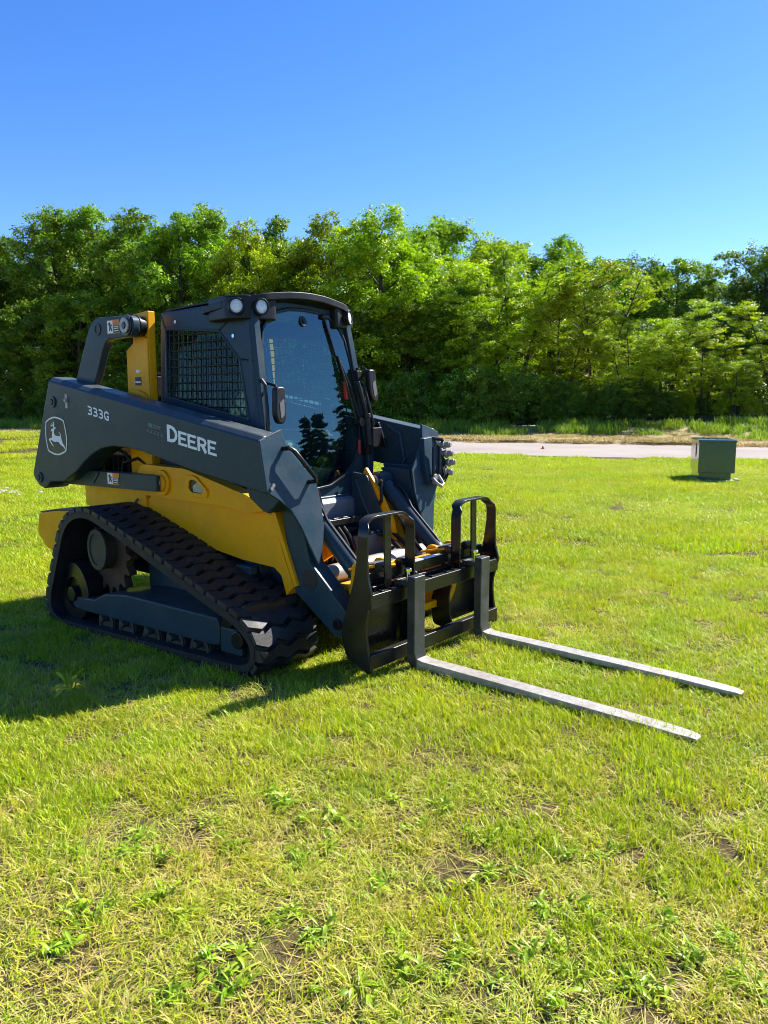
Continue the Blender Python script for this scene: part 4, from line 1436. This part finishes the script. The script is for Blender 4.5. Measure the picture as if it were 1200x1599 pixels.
# pillar strip in front of the side panel
for s in (-1, 1):
    cols_ = [(-1.17, 2.055), (-1.045, 1.10), (-1.05, .86)]
    MB().loft([[(x, s * .502, z), (x + .028, s * .490, z), (x + .028, s * .435, z), (x, s * .435, z)] for x, z in cols_]).build('front_pillar', SL, cab, bevel=.006)
    # side glass and steel mesh
    MB().prism('y', OPEN, s * .470, s * .474).build('side_glass', MAT['sideglass'], cab)
    me_ = MB()
    top = lambda x: np.interp(x, [-2.015, -1.44, -1.245, -1.165], [1.925, 1.885, 1.70, 1.335])
    botm = lambda x: np.interp(x, [-2.0, -1.165], [1.475, 1.335])
    for x in np.arange(-1.985, -1.175, .052):
        z1, z0 = float(top(x)), float(botm(x))
        if z1 - z0 > .02:
            me_.cyl((x, s * .488, z0), (x, s * .488, z1), .0042, n=6)
    for z in np.arange(1.36, 1.92, .052):
        # left end follows the rear edge, right end the slanted front edge
        xr = float(np.interp(z, [1.335, 1.70, 1.885], [-1.165, -1.245, -1.44])) if z < 1.885 else -1.60
        xl = -2.01 if z > 1.475 else float(np.interp(z, [1.335, 1.475], [-1.165, -2.0]))
        if xr - xl > .03:
            me_.cyl((xl, s * .4935, z), (xr, s * .4935, z), .0042, n=6)
    me_.build('window_mesh', BK, cab)
    sf = MB()
    for i in range(5):
        j = (i + 1) % 5
        sf.tube([(OPEN[i][0], s * .497, OPEN[i][1]), (OPEN[j][0], s * .497, OPEN[j][1])], .009, 6)
    sf.build('mesh_frame', SL, cab)
    bb = MB()
    for x, z in ((-1.90, 1.965), (-1.30, 1.845)):
        bb.cyl((x, s * .499, z), (x, s * .507, z), .012, n=10)
    bb.build('panel_bolt', MAT['chrome'], cab)
    # grab handle beside the door
    MB().tube([(fx(1.56) + .02, s * .475, 1.565), (fx(1.56) + .06, s * .475, 1.572), (fx(1.56) + .085, s * .475, 1.545), (fx(1.40) + .085, s * .475, 1.40), (fx(1.26) + .08, s * .475, 1.26), (fx(1.22) + .02, s * .475, 1.235)], .0125, 10).build('grab_handle', BK, cab)
# rear window glass and mesh, roof, lamps
MB().box(-2.066, -2.060, -.38, .38, 1.35, 1.93).build('rear_glass', MAT['rearglass'], cab)
rm = MB()
for y in np.arange(-.36, .37, .052):
    rm.cyl((-2.072, y, 1.35), (-2.072, y, 1.93), .004, n=6)
for z in np.arange(1.38, 1.92, .052):
    rm.cyl((-2.077, -.38, z), (-2.077, .38, z), .004, n=6)
rm.build('rear_mesh', BK, cab)
rf = MB()
rf.prism('y', [(-2.06, 2.045), (-2.06, 2.058), (-1.50, 2.082), (-1.50, 2.065)], -.47, .47)
plan = rounded([(-1.55, -.56), (-1.25, -.60), (-1.10, -.46), (-1.06, 0), (-1.10, .46), (-1.25, .60), (-1.55, .56)], [.02, .10, .12, .2, .12, .10, .02], 5)
zt = lambda x, y: 2.128 - .10 * max(0, -1.22 - x) - .05 * (y * y) / .25
rf.loft([[(x, y, zt(x, y) - .045) for x, y in plan], [(x, y, zt(x, y)) for x, y in plan]])
roof = rf.build('roof', PL, cab, bevel=.014, seg=3)
for s in (-1, 1):
    hsng = MB()
    hsng.prism('z', rounded([(-1.50, s * .55), (-1.27, s * .592), (-1.145, s * .52), (-1.095, s * .30), (-1.25, s * .28), (-1.48, s * .44)], .03, 4), 1.935, 2.080)
    house = hsng.build('lamp_housing', PL, cab, bevel=.014, seg=3)
    # two round lamps: one on the front, one on the corner
    for c, d in (((-1.112, s * .440, 2.010), Vector((.95, s * .30, -.03))), ((-1.205, s * .566, 2.012), Vector((.84, s * .54, -.03)))):
        d = d.normalized()
        c = Vector(c)
        lamp = MB().cyl(c - d * .05, c + d * .012, .052, .050, n=24).ring(c + d * .010, d, .040, .052, .012, 24).build('lamp_bezel', PL, house, bevel=.003)
        MB().cyl(c + d * .004, c + d * .014, .041, n=24).cyl(c + d * .014, c + d * .019, .036, .022, n=24).build('lamp_lens', MAT['lens'], house, bevel=.002)
# door hinge side: gas strut, hinges, wiper, mirrors
for z in (1.62, 1.12):
    hg = MB()
    hg.box(fx(z) + .02, fx(z) + .075, .425, .475, z - .035, z + .035)
    hg.cyl((fx(z) + .06, .45, z - .055), (fx(z) + .06, .45, z + .055), .015, n=12)
    hg.build('door_hinge', PL, cab, bevel=.004)
gs = MB().cyl((fx(1.58) + .085, .40, 1.58), (fx(1.36) + .085, .435, 1.36), .018, n=14).cyl((fx(1.36) + .085, .435, 1.36), (fx(1.15) + .08, .445, 1.15), .026, n=14).ring((fx(1.36) + .085, .434, 1.365), (.1, .1, -1), .018, .030, .03)
gs.build('gas_strut', PL, cab, bevel=.003)
MB().tube([(fx(1.62) + .04, .455, 1.62), (fx(1.55) + .10, .445, 1.55), (fx(1.3) + .11, .462, 1.3), (fx(1.12) + .05, .455, 1.12)], .010, 8).build('door_rod', PL, cab)
wp = MB().tube([(fx(1.32) + .05, .36, 1.32), (fx(1.55) + .055, .315, 1.55), (fx(1.75) + .05, .275, 1.75)], .008, 6)
wp.tube([(fx(1.32) + .05, .40, 1.32), (fx(1.55) + .055, .35, 1.55), (fx(1.72) + .05, .29, 1.72)], .006, 6)
wp.strip([(fx(1.98) + .034, .205, 1.98), (fx(1.75) + .036, .27, 1.75), (fx(1.50) + .036, .33, 1.50)], (0, 1, .2), .012, .014)
wp.cyl((fx(1.30) + .03, .38, 1.31), (fx(1.30) + .085, .38, 1.31), .03, n=14)
wp.build('wiper', BK, cab)
MB().box(fx(2.0) + .0, fx(2.0) + .05, .17, .25, 1.985, 2.015).build('wiper_stop', PL, cab, bevel=.008)
MB().box(fx(1.62) + .04, fx(1.62) + .06, .30, .325, 1.46, 1.58).build('reflector', MAT['red'], cab, bevel=.003)
MB().box(fx(1.2) + .036, fx(1.2) + .046, .372, .392, 1.09, 1.19).build('reflector', MAT['red'], cab, bevel=.003)
for s in (-1, 1):
    y0, x0 = (-.425, -.985) if s < 0 else (.52, -1.03)
    z0 = 1.43 if s < 0 else 1.56
    pr_ = rounded([(y0 - .040, z0 + .105), (y0 + .040, z0 + .105), (y0 + .043, z0 - .09), (y0 + .02, z0 - .118), (y0 - .02, z0 - .112), (y0 - .043, z0 - .06)], .03, 4)
    mir = MB().prism('x', pr_, x0 - .02, x0 + .025).build('mirror', PL, cab, bevel=.012, seg=3)
    MB().tube([(x0 - .01, y0, z0 + .06), (x0 - .03, y0 - s * .01, z0 + .11), (fx(z0 + .12) + .02, y0 - s * .02, z0 + .13)], .009, 8).build('mirror_stem', PL, mir)
    MB().prism('x', rounded([(y0 - .015, z0 + .01), (y0 + .022, z0 + .035), (y0 + .026, z0 - .06), (y0 - .005, z0 - .085)], .01, 3), x0 + .0245, x0 + .0275).build('mirror_glass', MAT['grey'], mir)
MB().strip([(-1.02, .52, 1.30), (-.98, .56, 1.13)], (0, 1, 0), .02, .05).box(-1.06, -.98, .44, .53, 1.14, 1.27).build('latch_plate', MAT['plastic'], cab, bevel=.004)
# interior: seat, consoles, levers, rear panel
it = MB()
it.prism('y', rounded([(-1.95, 1.02), (-1.50, 1.06), (-1.46, 1.14), (-1.52, 1.18), (-1.82, 1.16), (-1.93, 1.72), (-2.0, 1.74), (-2.02, 1.3)], .04, 4), -.24, .24)
it.prism('y', rounded([(-1.93, 1.72), (-1.99, 1.74), (-2.0, 1.90), (-1.94, 1.90)], .02, 3), -.13, .13)
seat = it.build('seat', MAT['seat'], cab, bevel=.03, seg=3)
cs = MB()
for s in (-1, 1):
    cs.prism('y', [(-1.95, 1.0), (-1.30, 1.0), (-1.22, 1.20), (-1.36, 1.26), (-1.95, 1.24)], s * .27, s * .44)
cs.box(-2.0, -1.2, -.42, .42, .86, 1.0)
cs.build('console', MAT['seat'], cab, bevel=.015)
for s in (-1, 1):
    MB().cyl((-1.33, s * .33, 1.24), (-1.30, s * .33, 1.34), .012, n=10).prism('y', rounded([(-1.335, 1.33), (-1.285, 1.33), (-1.265, 1.45), (-1.30, 1.475), (-1.335, 1.45)], .015, 3), s * .33 - .022, s * .33 + .022).build('joystick', PL, cab, bevel=.008)
MB().prism('y', [(-1.22, 1.22), (-1.18, 1.25), (-1.20, 1.42), (-1.235, 1.42)], .26, .40).build('monitor', PL, cab, bevel=.01)
MB().box(-1.90, -1.12, -.40, .40, .862, .875).build('floor_mat', MAT['grey'], cab)

# the cab narrows towards the roof and its front corners sweep back
def taper(o):
    if o.type == 'MESH':
        b = base_of(o)
        for v in o.data.vertices:
            x, y, z = v.co + b
            t = max(0.0, min(1.0, (z - 1.30) / .75))
            v.co.y -= y * .12 * t
            v.co.x -= .055 * t * max(0, min(1, (x + 2.06) / .7)) + .03 * t * (1 - max(0, min(1, (x + 2.06) / .7)))
    for c in o.children:
        taper(c)


taper(cab)

# --- front of the chassis: step, footwell covers, cross tube
f_ = MB()
f_.box(-1.12, -1.03, -.45, .45, .30, .835)
f_.build('front_wall', SL, chassis, bevel=.01)
stp = MB()
stp.prism('y', [(-1.10, .842), (-1.06, .838), (-1.01, .806), (-.998, .79), (-.998, .655), (-1.03, .64), (-1.10, .64)], -.275, .275)
for k in range(3):
    stp.box(-1.085 + .02 * k, -1.077 + .02 * k, -.25, .25, .834 - .010 * k, .8445 - .010 * k)
stp.build('step', MAT['tread'], chassis, bevel=.006)
for s in (-1, 1):
    fin = rounded([(-.931, .972), (-1.02, .98), (-1.03, .771), (-1.03, .60), (-.70, .56), (-.690, .60), (-.752, .695), (-.892, .965)], [.02, .01, .01, .01, .02, .02, .02, .03], 3)
    MB().prism('y', fin, s * .262, s * .282).build('footwell_cover', SL, chassis, bevel=.006)
    MB().tube([(-.985, s * .260, .93), (-.90, s * .258, .76), (-.865, s * .260, .70)], .012, 8).build('cover_rib', SL, chassis)
    MB().prism('y', rounded([(-.955, .93), (-.925, 1.02), (-.80, .865), (-.685, .68), (-.655, .55), (-.80, .46), (-1.0, .5)], .02, 3), s * .286, s * .310).build('cylinder_mount', YE, chassis, bevel=.005)
sb = MB()
for y in np.arange(-.25, .27, .085):
    sb.box(-.885, -.865, y, y + .045, .705, .717)
sb.box(-.91, -.86, -.276, .276, .668, .708)
sb.box(-.905, -.87, -.276, .276, .615, .632)
sb.build('serrated_step', BK, chassis, bevel=.004)
MB().box(-1.0, -.90, -.276, .276, .43, .62).build('valve_cover', MAT['black'], chassis, bevel=.006)
gp = MB().box(-.83, -.765, .05, .30, .44, .592)
grey_plate = gp.build('front_plate', MAT['grey'], chassis, bevel=.005)
for y in (.08, .14, .20, .26):
    MB().cyl((-.79, y, .592), (-.79, y, .608), .013, n=6).build('plate_bolt', MAT['worn'], grey_plate)
MB().box(-.80, -.58, -.45, .45, .36, .44).build('lower_beam', YE, chassis, bevel=.008)
vh = MB()
for k in range(6):
    y = -.24 + k * .05
    vh.tube([(-.88, y, .66), (-.83, y + .01, .60), (-.80, y + .03, .52), (-.84, y + .05, .44)], .012, 8)
vh.tube([(-.80, .22, .60), (-.70, .24, .58), (-.60, .22, .54), (-.50, .22, .46)], .014, 8)
vh.tube([(-.80, .28, .62), (-.70, .30, .60), (-.58, .28, .54), (-.48, .26, .47)], .014, 8)
vh.build('front_hoses', PL, chassis)

# --- tilt cylinders
for s in (-1, 1):
    y = s * .40
    A, B = Vector((-.875, y, .925)), Vector((-.375, y, .475))
    d = (B - A).normalized()
    c = MB().cyl(A + d * .05, B, .052, n=28).cyl(B - d * .035, B + d * .008, .057, n=28)
    c.cyl(A + d * .21, A + d * .235, .056, n=28)
    cyl = c.build('tilt_cylinder', SL, L_, bevel=.004)
    MB().cyl(A + Vector((0, -.06, 0)), A + Vector((0, .06, 0)), .058, n=28).cyl(A + Vector((0, -.075, 0)), A + Vector((0, .075, 0)), .040, n=24).build('cylinder_eye', MAT['slate'], cyl, bevel=.008)
    MB().cyl(A + Vector((0, -.082, 0)), A + Vector((0, .082, 0)), .036, n=24).build('cylinder_pin', MAT['worn'], cyl, bevel=.006)
    MB().cyl(B, B + d * .13, .025, n=20).build('piston_rod', MAT['chrome'], cyl)
    up_ = Vector((d.z, 0, -d.x)) * (-1 if d.x > 0 and False else 1)
    nrm_ = Vector((-d.z, 0, d.x))
    MB().tube([A + d * .10 + nrm_ * .045, A + d * .12 + nrm_ * .075, A + d * .18 + nrm_ * .085, A + d * .24 + nrm_ * .07, A + d * .30 + nrm_ * .052, B - d * .1 + nrm_ * .052, B - d * .06 + nrm_ * .047], .009, 8).build('cylinder_pipe', PL, cyl)
    MB().tube([A + Vector((.02, -s * .05, .02)), A + Vector((.08, -s * .10, 0)), A + Vector((.10, -s * .12, -.12)), A + Vector((.02, -s * .13, -.25))], .012, 8).build('cylinder_hose', PL, cyl)

# --- coupler that carries the attachment
cp = MB()
cp.cyl((-.565, -.47, .46), (-.565, .47, .46), .058, n=32)
cp.build('torque_tube', MAT['worn'], L_, bevel=.006)
q = MB()
for s in (-1, 1):
    for y0, y1 in ((.24, .27), (.43, .46)):
        q.prism('y', rounded([(-.38, .56), (-.31, .565), (-.262, .52), (-.258, .36), (-.28, .18), (-.32, .14), (-.42, .16), (-.44, .28), (-.39, .45)], .03, 3), s * y0, s * y1)
    q.prism('y', [(-.40, .525), (-.22, .565), (-.215, .552), (-.40, .512)], s * .20, s * .47)
    q.box(-.50, -.36, s * .27, s * .43, .38, .42)
q.box(-.33, -.262, -.46, .46, .47, .52)
q.box(-.33, -.262, -.46, .46, .19, .235)
q.box(-.275, -.262, -.20, -.07, .20, .42)
q.prism('x', rounded([(.22, .46), (.22, .20), (.29, .20), (.36, .30), (.37, .46)], .04, 4), -.238, -.226)
coup = q.build('coupler', YE, L_, bevel=.005)
MB().prism('y', [(-.375, .536), (-.245, .564), (-.245, .568), (-.375, .540)], .25, .42).build('tread_pad', MAT['grey'], coup, bevel=.001)
MB().prism('y', [(-.375, .536), (-.245, .564), (-.245, .568), (-.375, .540)], -.42, -.25).build('tread_pad', MAT['grey'], coup, bevel=.001)
MB().tube([(-.46, .30, .50), (-.46, .22, .58), (-.50, .20, .66), (-.56, .20, .72)], .012, 8).build('coupler_hose', PL, coup)

# ------------------------------------------------------------------ pallet fork attachment
A_ = thing('pallet_fork', (-.15, 0, 0), 'black pallet fork carriage with two round topped guards carried on the front of the loader', 'pallet fork')
fm = MB()
fm.box(-.135, -.092, -.632, .632, .372, .450)
fm.box(-.135, -.092, -.632, .632, .046, .124)
fm.box(-.235, -.195, -.60, .60, .475, .535)
fm.box(-.225, -.185, -.60, .60, .40, .46)
frame = fm.build('carriage_frame', BK, A_, bevel=.005)
MB().box(-.2335, -.1965, -.10, .15, .5352, .5372).build('sky_glint_strip', MAT['white'], frame)  # white strip laid on the rear rail in place of the sky's reflection
nb = MB()
for y in np.arange(-.60, .61, .075):
    if abs(y) > .05:
        nb.box(-.128, -.100, y - .006, y + .006, .449, .458)
nb.build('notch_bar', BK, frame, bevel=.002)
for s in (-1, 1):
    pr_ = rounded([(-.181, .70), (-.119, .70), (-.112, .54), (-.085, .45), (-.098, .40), (-.128, .29), (-.115, .16), (-.088, .04), (-.11, .02), (-.27, .09), (-.305, .22), (-.26, .36), (-.225, .46), (-.20, .56)],
                  [.01, .01, .03, .02, .03, .05, .05, .01, .01, .04, .06, .05, .05, .03], 4)
    MB().prism('y', pr_, s * .620, s * .638).build('side_plate', BK, A_, bevel=.004)
    for yy in (.20,):
        pr2 = rounded([(-.23, .47), (-.138, .47), (-.150, .36), (-.175, .27), (-.165, .17), (-.138, .06), (-.29, .08), (-.31, .22), (-.27, .36)], .03, 4)
        MB().prism('y', pr2, s * (yy - .007), s * (yy + .007)).build('inner_plate', BK, A_, bevel=.003)
    bpz = [(s * .23, .46), (s * .60, .46), (s * .60, .08), (s * .23, .08), (s * .215, .2), (s * .215, .36)]
    MB().prism('x', bpz, -.255, -.245).build('back_plate', BK, A_, bevel=.003)
    # guard: a bent flat bar with a middle stay
    yo, yi = .629, .228
    g = [(s * yo, .47), (s * yo, .70)] + [(s * (yo - .10 + .10 * math.cos(rad(a))), .748 + .10 * math.sin(rad(a))) for a in range(0, 91, 15)] + \
        [(s * (yi + .10 - .10 * math.sin(rad(a))), .748 + .10 * math.cos(rad(a))) for a in range(0, 91, 15)] + [(s * yi, .70), (s * yi, .42)]
    gm = MB().strip([(-.150 - .02 * (z > .8), y, z) for y, z in g], (1, 0, 0), .066, .013)
    guard = gm.build('guard', BK, A_, bevel=.003)
    MB().strip([(-.150, s * .425, .455), (-.155, s * .425, .842)], (0, 1, 0), .056, .012).build('guard_stay', BK, guard, bevel=.003)
    kb = MB()
    for y in (.42, .24):
        kb.cyl((-.20, s * y - .03, .555), (-.20, s * y + .03, .555), .026, n=16)
    kb.build('guard_knuckle', BK, guard, bevel=.004)
    # the fork itself: shank, heel and blade in one forging
    y0, y1 = s * .332 - .048, s * .332 + .048
    L0 = 1.49
    fp = [(-.052, .515), (0, .515), (0, .10), (.012, .066), (.05, .056), (.5, .052), (1.1, .044), (L0 - .02, .034), (L0, .026), (L0 - .05, .018), (.6, .010), (.02, .006), (-.025, .014), (-.052, .045)]
    rings = []
    for y in (y0, y1):
        rings.append([(x, y, z) for x, z in fp])
    fk = MB()
    sh = [(-.052, .515), (0, .515), (0, .10), (.012, .066), (.012, .012), (-.025, .014), (-.052, .045)]
    fk.prism('y', sh, y0, y1)
    fork = fk.build('fork', MAT['shank'], A_, bevel=.005)
    bl_ = [(.012, .066), (.05, .056), (.5, .052), (1.1, .044), (L0 - .02, .034), (L0, .026), (L0 - .05, .018), (.6, .010), (.012, .012)]
    ctr = (y0 + y1) / 2
    R2 = []
    for x, zt_, zb_ in ((.012, .066, .010), (.05, .058, .012), (.5, .053, .018), (.9, .048, .020), (1.2, .043, .020), (1.40, .036, .016), (1.46, .033, .018), (L0, .028, .020)):
        hw = .046 if x < 1.35 else .046 * (1 - .35 * ((x - 1.35) / .14) ** 2)
        R2.append([(x, ctr - hw, zb_), (x, ctr - hw, zt_), (x, ctr + hw, zt_), (x, ctr + hw, zb_)])
    MB().loft(R2).build('blade', MAT['fork'], fork, bevel=.004)
    MB().box(-.125, -.053, y0 + .01, y1 - .01, .455, .485).box(-.150, -.125, y0 + .01, y1 - .01, .40, .485).build('hook', MAT['shank'], fork, bevel=.004)
    MB().cyl((-.075, ctr - .01, .485), (-.075, ctr - .01, .545), .011, n=12).cyl((-.075, ctr - .01, .535), (-.075, ctr - .01, .552), .022, n=14).build('lock_pin', MAT['chrome'], fork, bevel=.002)

# ------------------------------------------------------------------ green utility cabinet
bx_, by_ = -2.074, 10.96
ax1 = (Vector((-2.626, 12.117)) - Vector((bx_, by_))).normalized()
ax2 = Vector((-ax1.y, ax1.x)) * -1
ang = math.atan2(ax2.y, ax2.x)
K = thing('utility_cabinet', (bx_, by_, 0), 'dark green steel utility cabinet standing on the lawn near the road', 'utility cabinet', None, 0.0)
W1, W2, HB = .98, .63, .76


def kp_(u, v):
    p = Vector((bx_, by_)) + ax2 * u + ax1 * v
    return (p.x, p.y)


def kbox(mb, u0, u1, v0, v1, z0, z1):
    return mb.prism('z', [kp_(u0, v0), kp_(u1, v0), kp_(u1, v1), kp_(u0, v1)], z0, z1)


kbox(MB(), .02, W2 - .06, .02, W1 - .06, -.03, .16).build('base', MAT['cabinet'], K, bevel=.008)
kbox(MB(), .0, W2, .0, W1, .155, HB - .03).build('body', MAT['cabinet'], K, bevel=.008)
lid = MB()
lid.loft([[(*kp_(u, v), z) for u, v in ((-.012 + e, -.012 + e), (W2 + .012 - e, -.012 + e), (W2 + .012 - e, W1 + .012 - e), (-.012 + e, W1 + .012 - e))] for z, e in ((HB - .045, 0), (HB - .008, 0), (HB, .02))])
lid_o = lid.build('lid', MAT['cabinet'], K, bevel=.006)
kn_ = MB()
for u, v in ((.2, .35), (.32, .2), (.18, .75)):
    kn_.cyl((*kp_(u, v), HB - .002), (*kp_(u, v), HB + .015), .014, n=8)
kn_.build('lid_bolt', MAT['ink'], lid_o)
kbox(MB(), -.004, .0, .30, .36, .42, .68).build('handle_recess', MAT['ink'], K, bevel=.002)
kbox(MB(), -.012, -.004, .315, .335, .46, .62).build('handle', MAT['worn'], K, bevel=.003)
kbox(kbox(MB(), -.06, W2 - .0, -.06, W1, -.04, .03), W2 + .02, W2 + .10, .0, .3, -.02, .05).build('pad', MAT['concrete'], K, bevel=.01)

# ------------------------------------------------------------------ small things: weeds, rubble, markers
weed_px = [(320, 1285), (360, 1325), (150, 1440), (245, 1400), (510, 1322), (590, 1388), (385, 1485), (505, 1462), (800, 1362), (685, 1262), (635, 1292), (695, 1412), (790, 1535), (1185, 1552), (720, 1488),
           (850, 1432), (175, 1405), (330, 1500), (900, 1525), (640, 1530), (470, 1345), (1080, 1500), (285, 1425), (740, 1385), (210, 1330), (90, 1490), (430, 1440), (560, 1290), (760, 1310), (930, 1440), (980, 1540), (1040, 1400), (610, 1465), (260, 1560), (560, 1560), (870, 1580), (420, 1240), (120, 1330), (1130, 1460), (960, 1330)]


def ground_at(px, py):
    d = Fv + Rv * ((px - 600) / F_PX) - Uv * ((py - 800) / F_PX)
    k = -CAM.z / d.z
    return CAM.x + d.x * k, CAM.y + d.y * k


def rosette(seed, nleaf=(10, 26), ln=(.03, .075), wd=.010):
    """rosette of lance shaped leaves that arch out and droop, on a short crown"""
    r = np.random.default_rng(seed)
    V, Q, T, Rn = [], [], [], []
    n = r.integers(*nleaf)
    b = 0
    for i in range(n):
        az = r.uniform(0, 6.283)
        l_ = r.uniform(*ln)
        el = r.uniform(.05, 1.25)
        w_ = wd * r.uniform(.55, 1.6)
        d = np.array([math.cos(az), math.sin(az), 0])
        sd = np.array([-d[1], d[0], 0])
        tw, sw = r.normal(0, .7), r.normal(0, .3)
        rv = np.clip(r.normal(.5, .25), 0, 1)
        b0 = r.normal(0, .018, 3) * np.array([1, 1, 0])
        for t, k in ((0, .3), (.3, .75), (.6, 1.0), (.85, .65), (1.0, .08)):
            c = b0 + (d + sd * sw * t) * l_ * t * math.cos(el * .7) + np.array([0, 0, l_ * (math.sin(el) * t - .42 * t * t) + .008])
            sdd = sd * math.cos(tw * t) + np.array([0, 0, math.sin(tw * t)])
            fold = np.array([0, 0, .2 * w_ * k])
            V += [c - sdd * w_ * k / 2 + fold, c, c + sdd * w_ * k / 2 + fold]
            Rn += [rv - .1, rv + .1, rv]
        for k in range(4):
            a = b + k * 3
            Q += [a, a + 1, a + 4, a + 3, a + 1, a + 2, a + 5, a + 4]
            T += [4, 4]
        b += 15
    return attr_mesh('weed_leaves', np.array(V), Q, T, np.clip(Rn, 0, 1))


wm = []
for k in range(6):
    me = rosette(800 + k)
    me.materials.append(MAT['weed'])
    wm.append(me)
WL = 'low rosette of broad green weed leaves growing in the near lawn'
for i, (px, py) in enumerate(weed_px):
    x, y = ground_at(px, py)
    for j in range(2 + (i % 3 == 0)):
        o = bpy.data.objects.new('weed', wm[(i + j) % 6])
        COL.objects.link(o)
        o.location = (x + j * trng.uniform(-.10, .10), y + j * trng.uniform(-.07, .07), float(gh(x, y)) + .004)
        o.rotation_euler = (trng.uniform(-.1, .1), trng.uniform(-.1, .1), trng.uniform(0, 6.28))
        o.scale = (trng.uniform(.55, 1.1),) * 3
        o['label'], o['category'], o['group'] = WL, 'weed', 'broad leaved weeds in the near lawn'
# clump of pale flowering weed in the shade of the loader
x, y = ground_at(112, 1085)
me = rosette(900, (22, 23), (.10, .20), .016)
me.materials.append(MAT['tallgrass'])
o = link_mesh('flowering_weed', me)
o.location = (x, y, .02)
o.scale = (.6, .6, 1.1)
o['label'], o['category'] = 'pale leggy weed standing in the shadow beside the track', 'weed'
# rubble patch at the left edge
rr = np.random.default_rng(12)
mb = MB()
cxr, cyr = ground_at(2, 772)
for i in range(90):
    a, q_ = rr.uniform(0, 6.28), abs(rr.normal(0, .32))
    x, y = cxr + math.cos(a) * q_ * 1.6 - .35, cyr + math.sin(a) * q_ * 1.0 - .1
    s_ = rr.uniform(.02, .06)
    z = float(gh(x, y)) + s_ * .35
    ring0 = [(x + s_ * math.cos(t) * rr.uniform(.7, 1.1), y + s_ * math.sin(t) * rr.uniform(.7, 1.1), z - s_ * .5) for t in np.linspace(0, 5.4, 6)]
    ring1 = [(x + (a_ - x) * .9, y + (b_ - y) * .9, z + s_ * .25) for a_, b_, _ in ring0]
    ring2 = [(x + (a_ - x) * .45, y + (b_ - y) * .45, z + s_ * .5) for a_, b_, _ in ring0]
    mb.loft([ring0, ring1, ring2])
o = mb.build('rubble', MAT['stone'], None, smooth=False)
o['kind'] = 'stuff'
o['label'] = 'patch of pale broken stone in the grass at the left edge'
# red markers
x, y = ray_xy(46).x, ray_xy(46).y
d = ray_xy(46)
k = 27.0
fxm, fym = CAM.x + d.x * k, CAM.y + d.y * k
T = thing('marker_flag', (fxm, fym, float(gh(fxm, fym))), 'tiny red and white marker flag in the grass at the left end of the road', 'marker flag')
z0 = float(gh(fxm, fym))
MB().cyl((fxm, fym, z0), (fxm, fym, z0 + .34), .006, n=6).build('wire', MAT['worn'], T)
MB().prism('y', [(fxm, z0 + .18), (fxm + .13, z0 + .20), (fxm + .13, z0 + .30), (fxm, z0 + .32)], fym, fym + .004).build('flag', MAT['red'], T)
MB().prism('y', [(fxm - .10, z0 + .16), (fxm - .006, z0 + .18), (fxm - .006, z0 + .36), (fxm - .04, z0 + .34)], fym, fym + .004).build('flag', MAT['white'], T)
x, y = ground_at(848, 702)
T = thing('road_marker', (x, y, .008), 'tiny red marker left lying on the pale road', 'marker')
MB().cyl((x, y, .01), (x, y, .10), .05, .012, n=10).box(x - .06, x + .06, y - .06, y + .06, .008, .018).build('cone', MAT['red'], T)
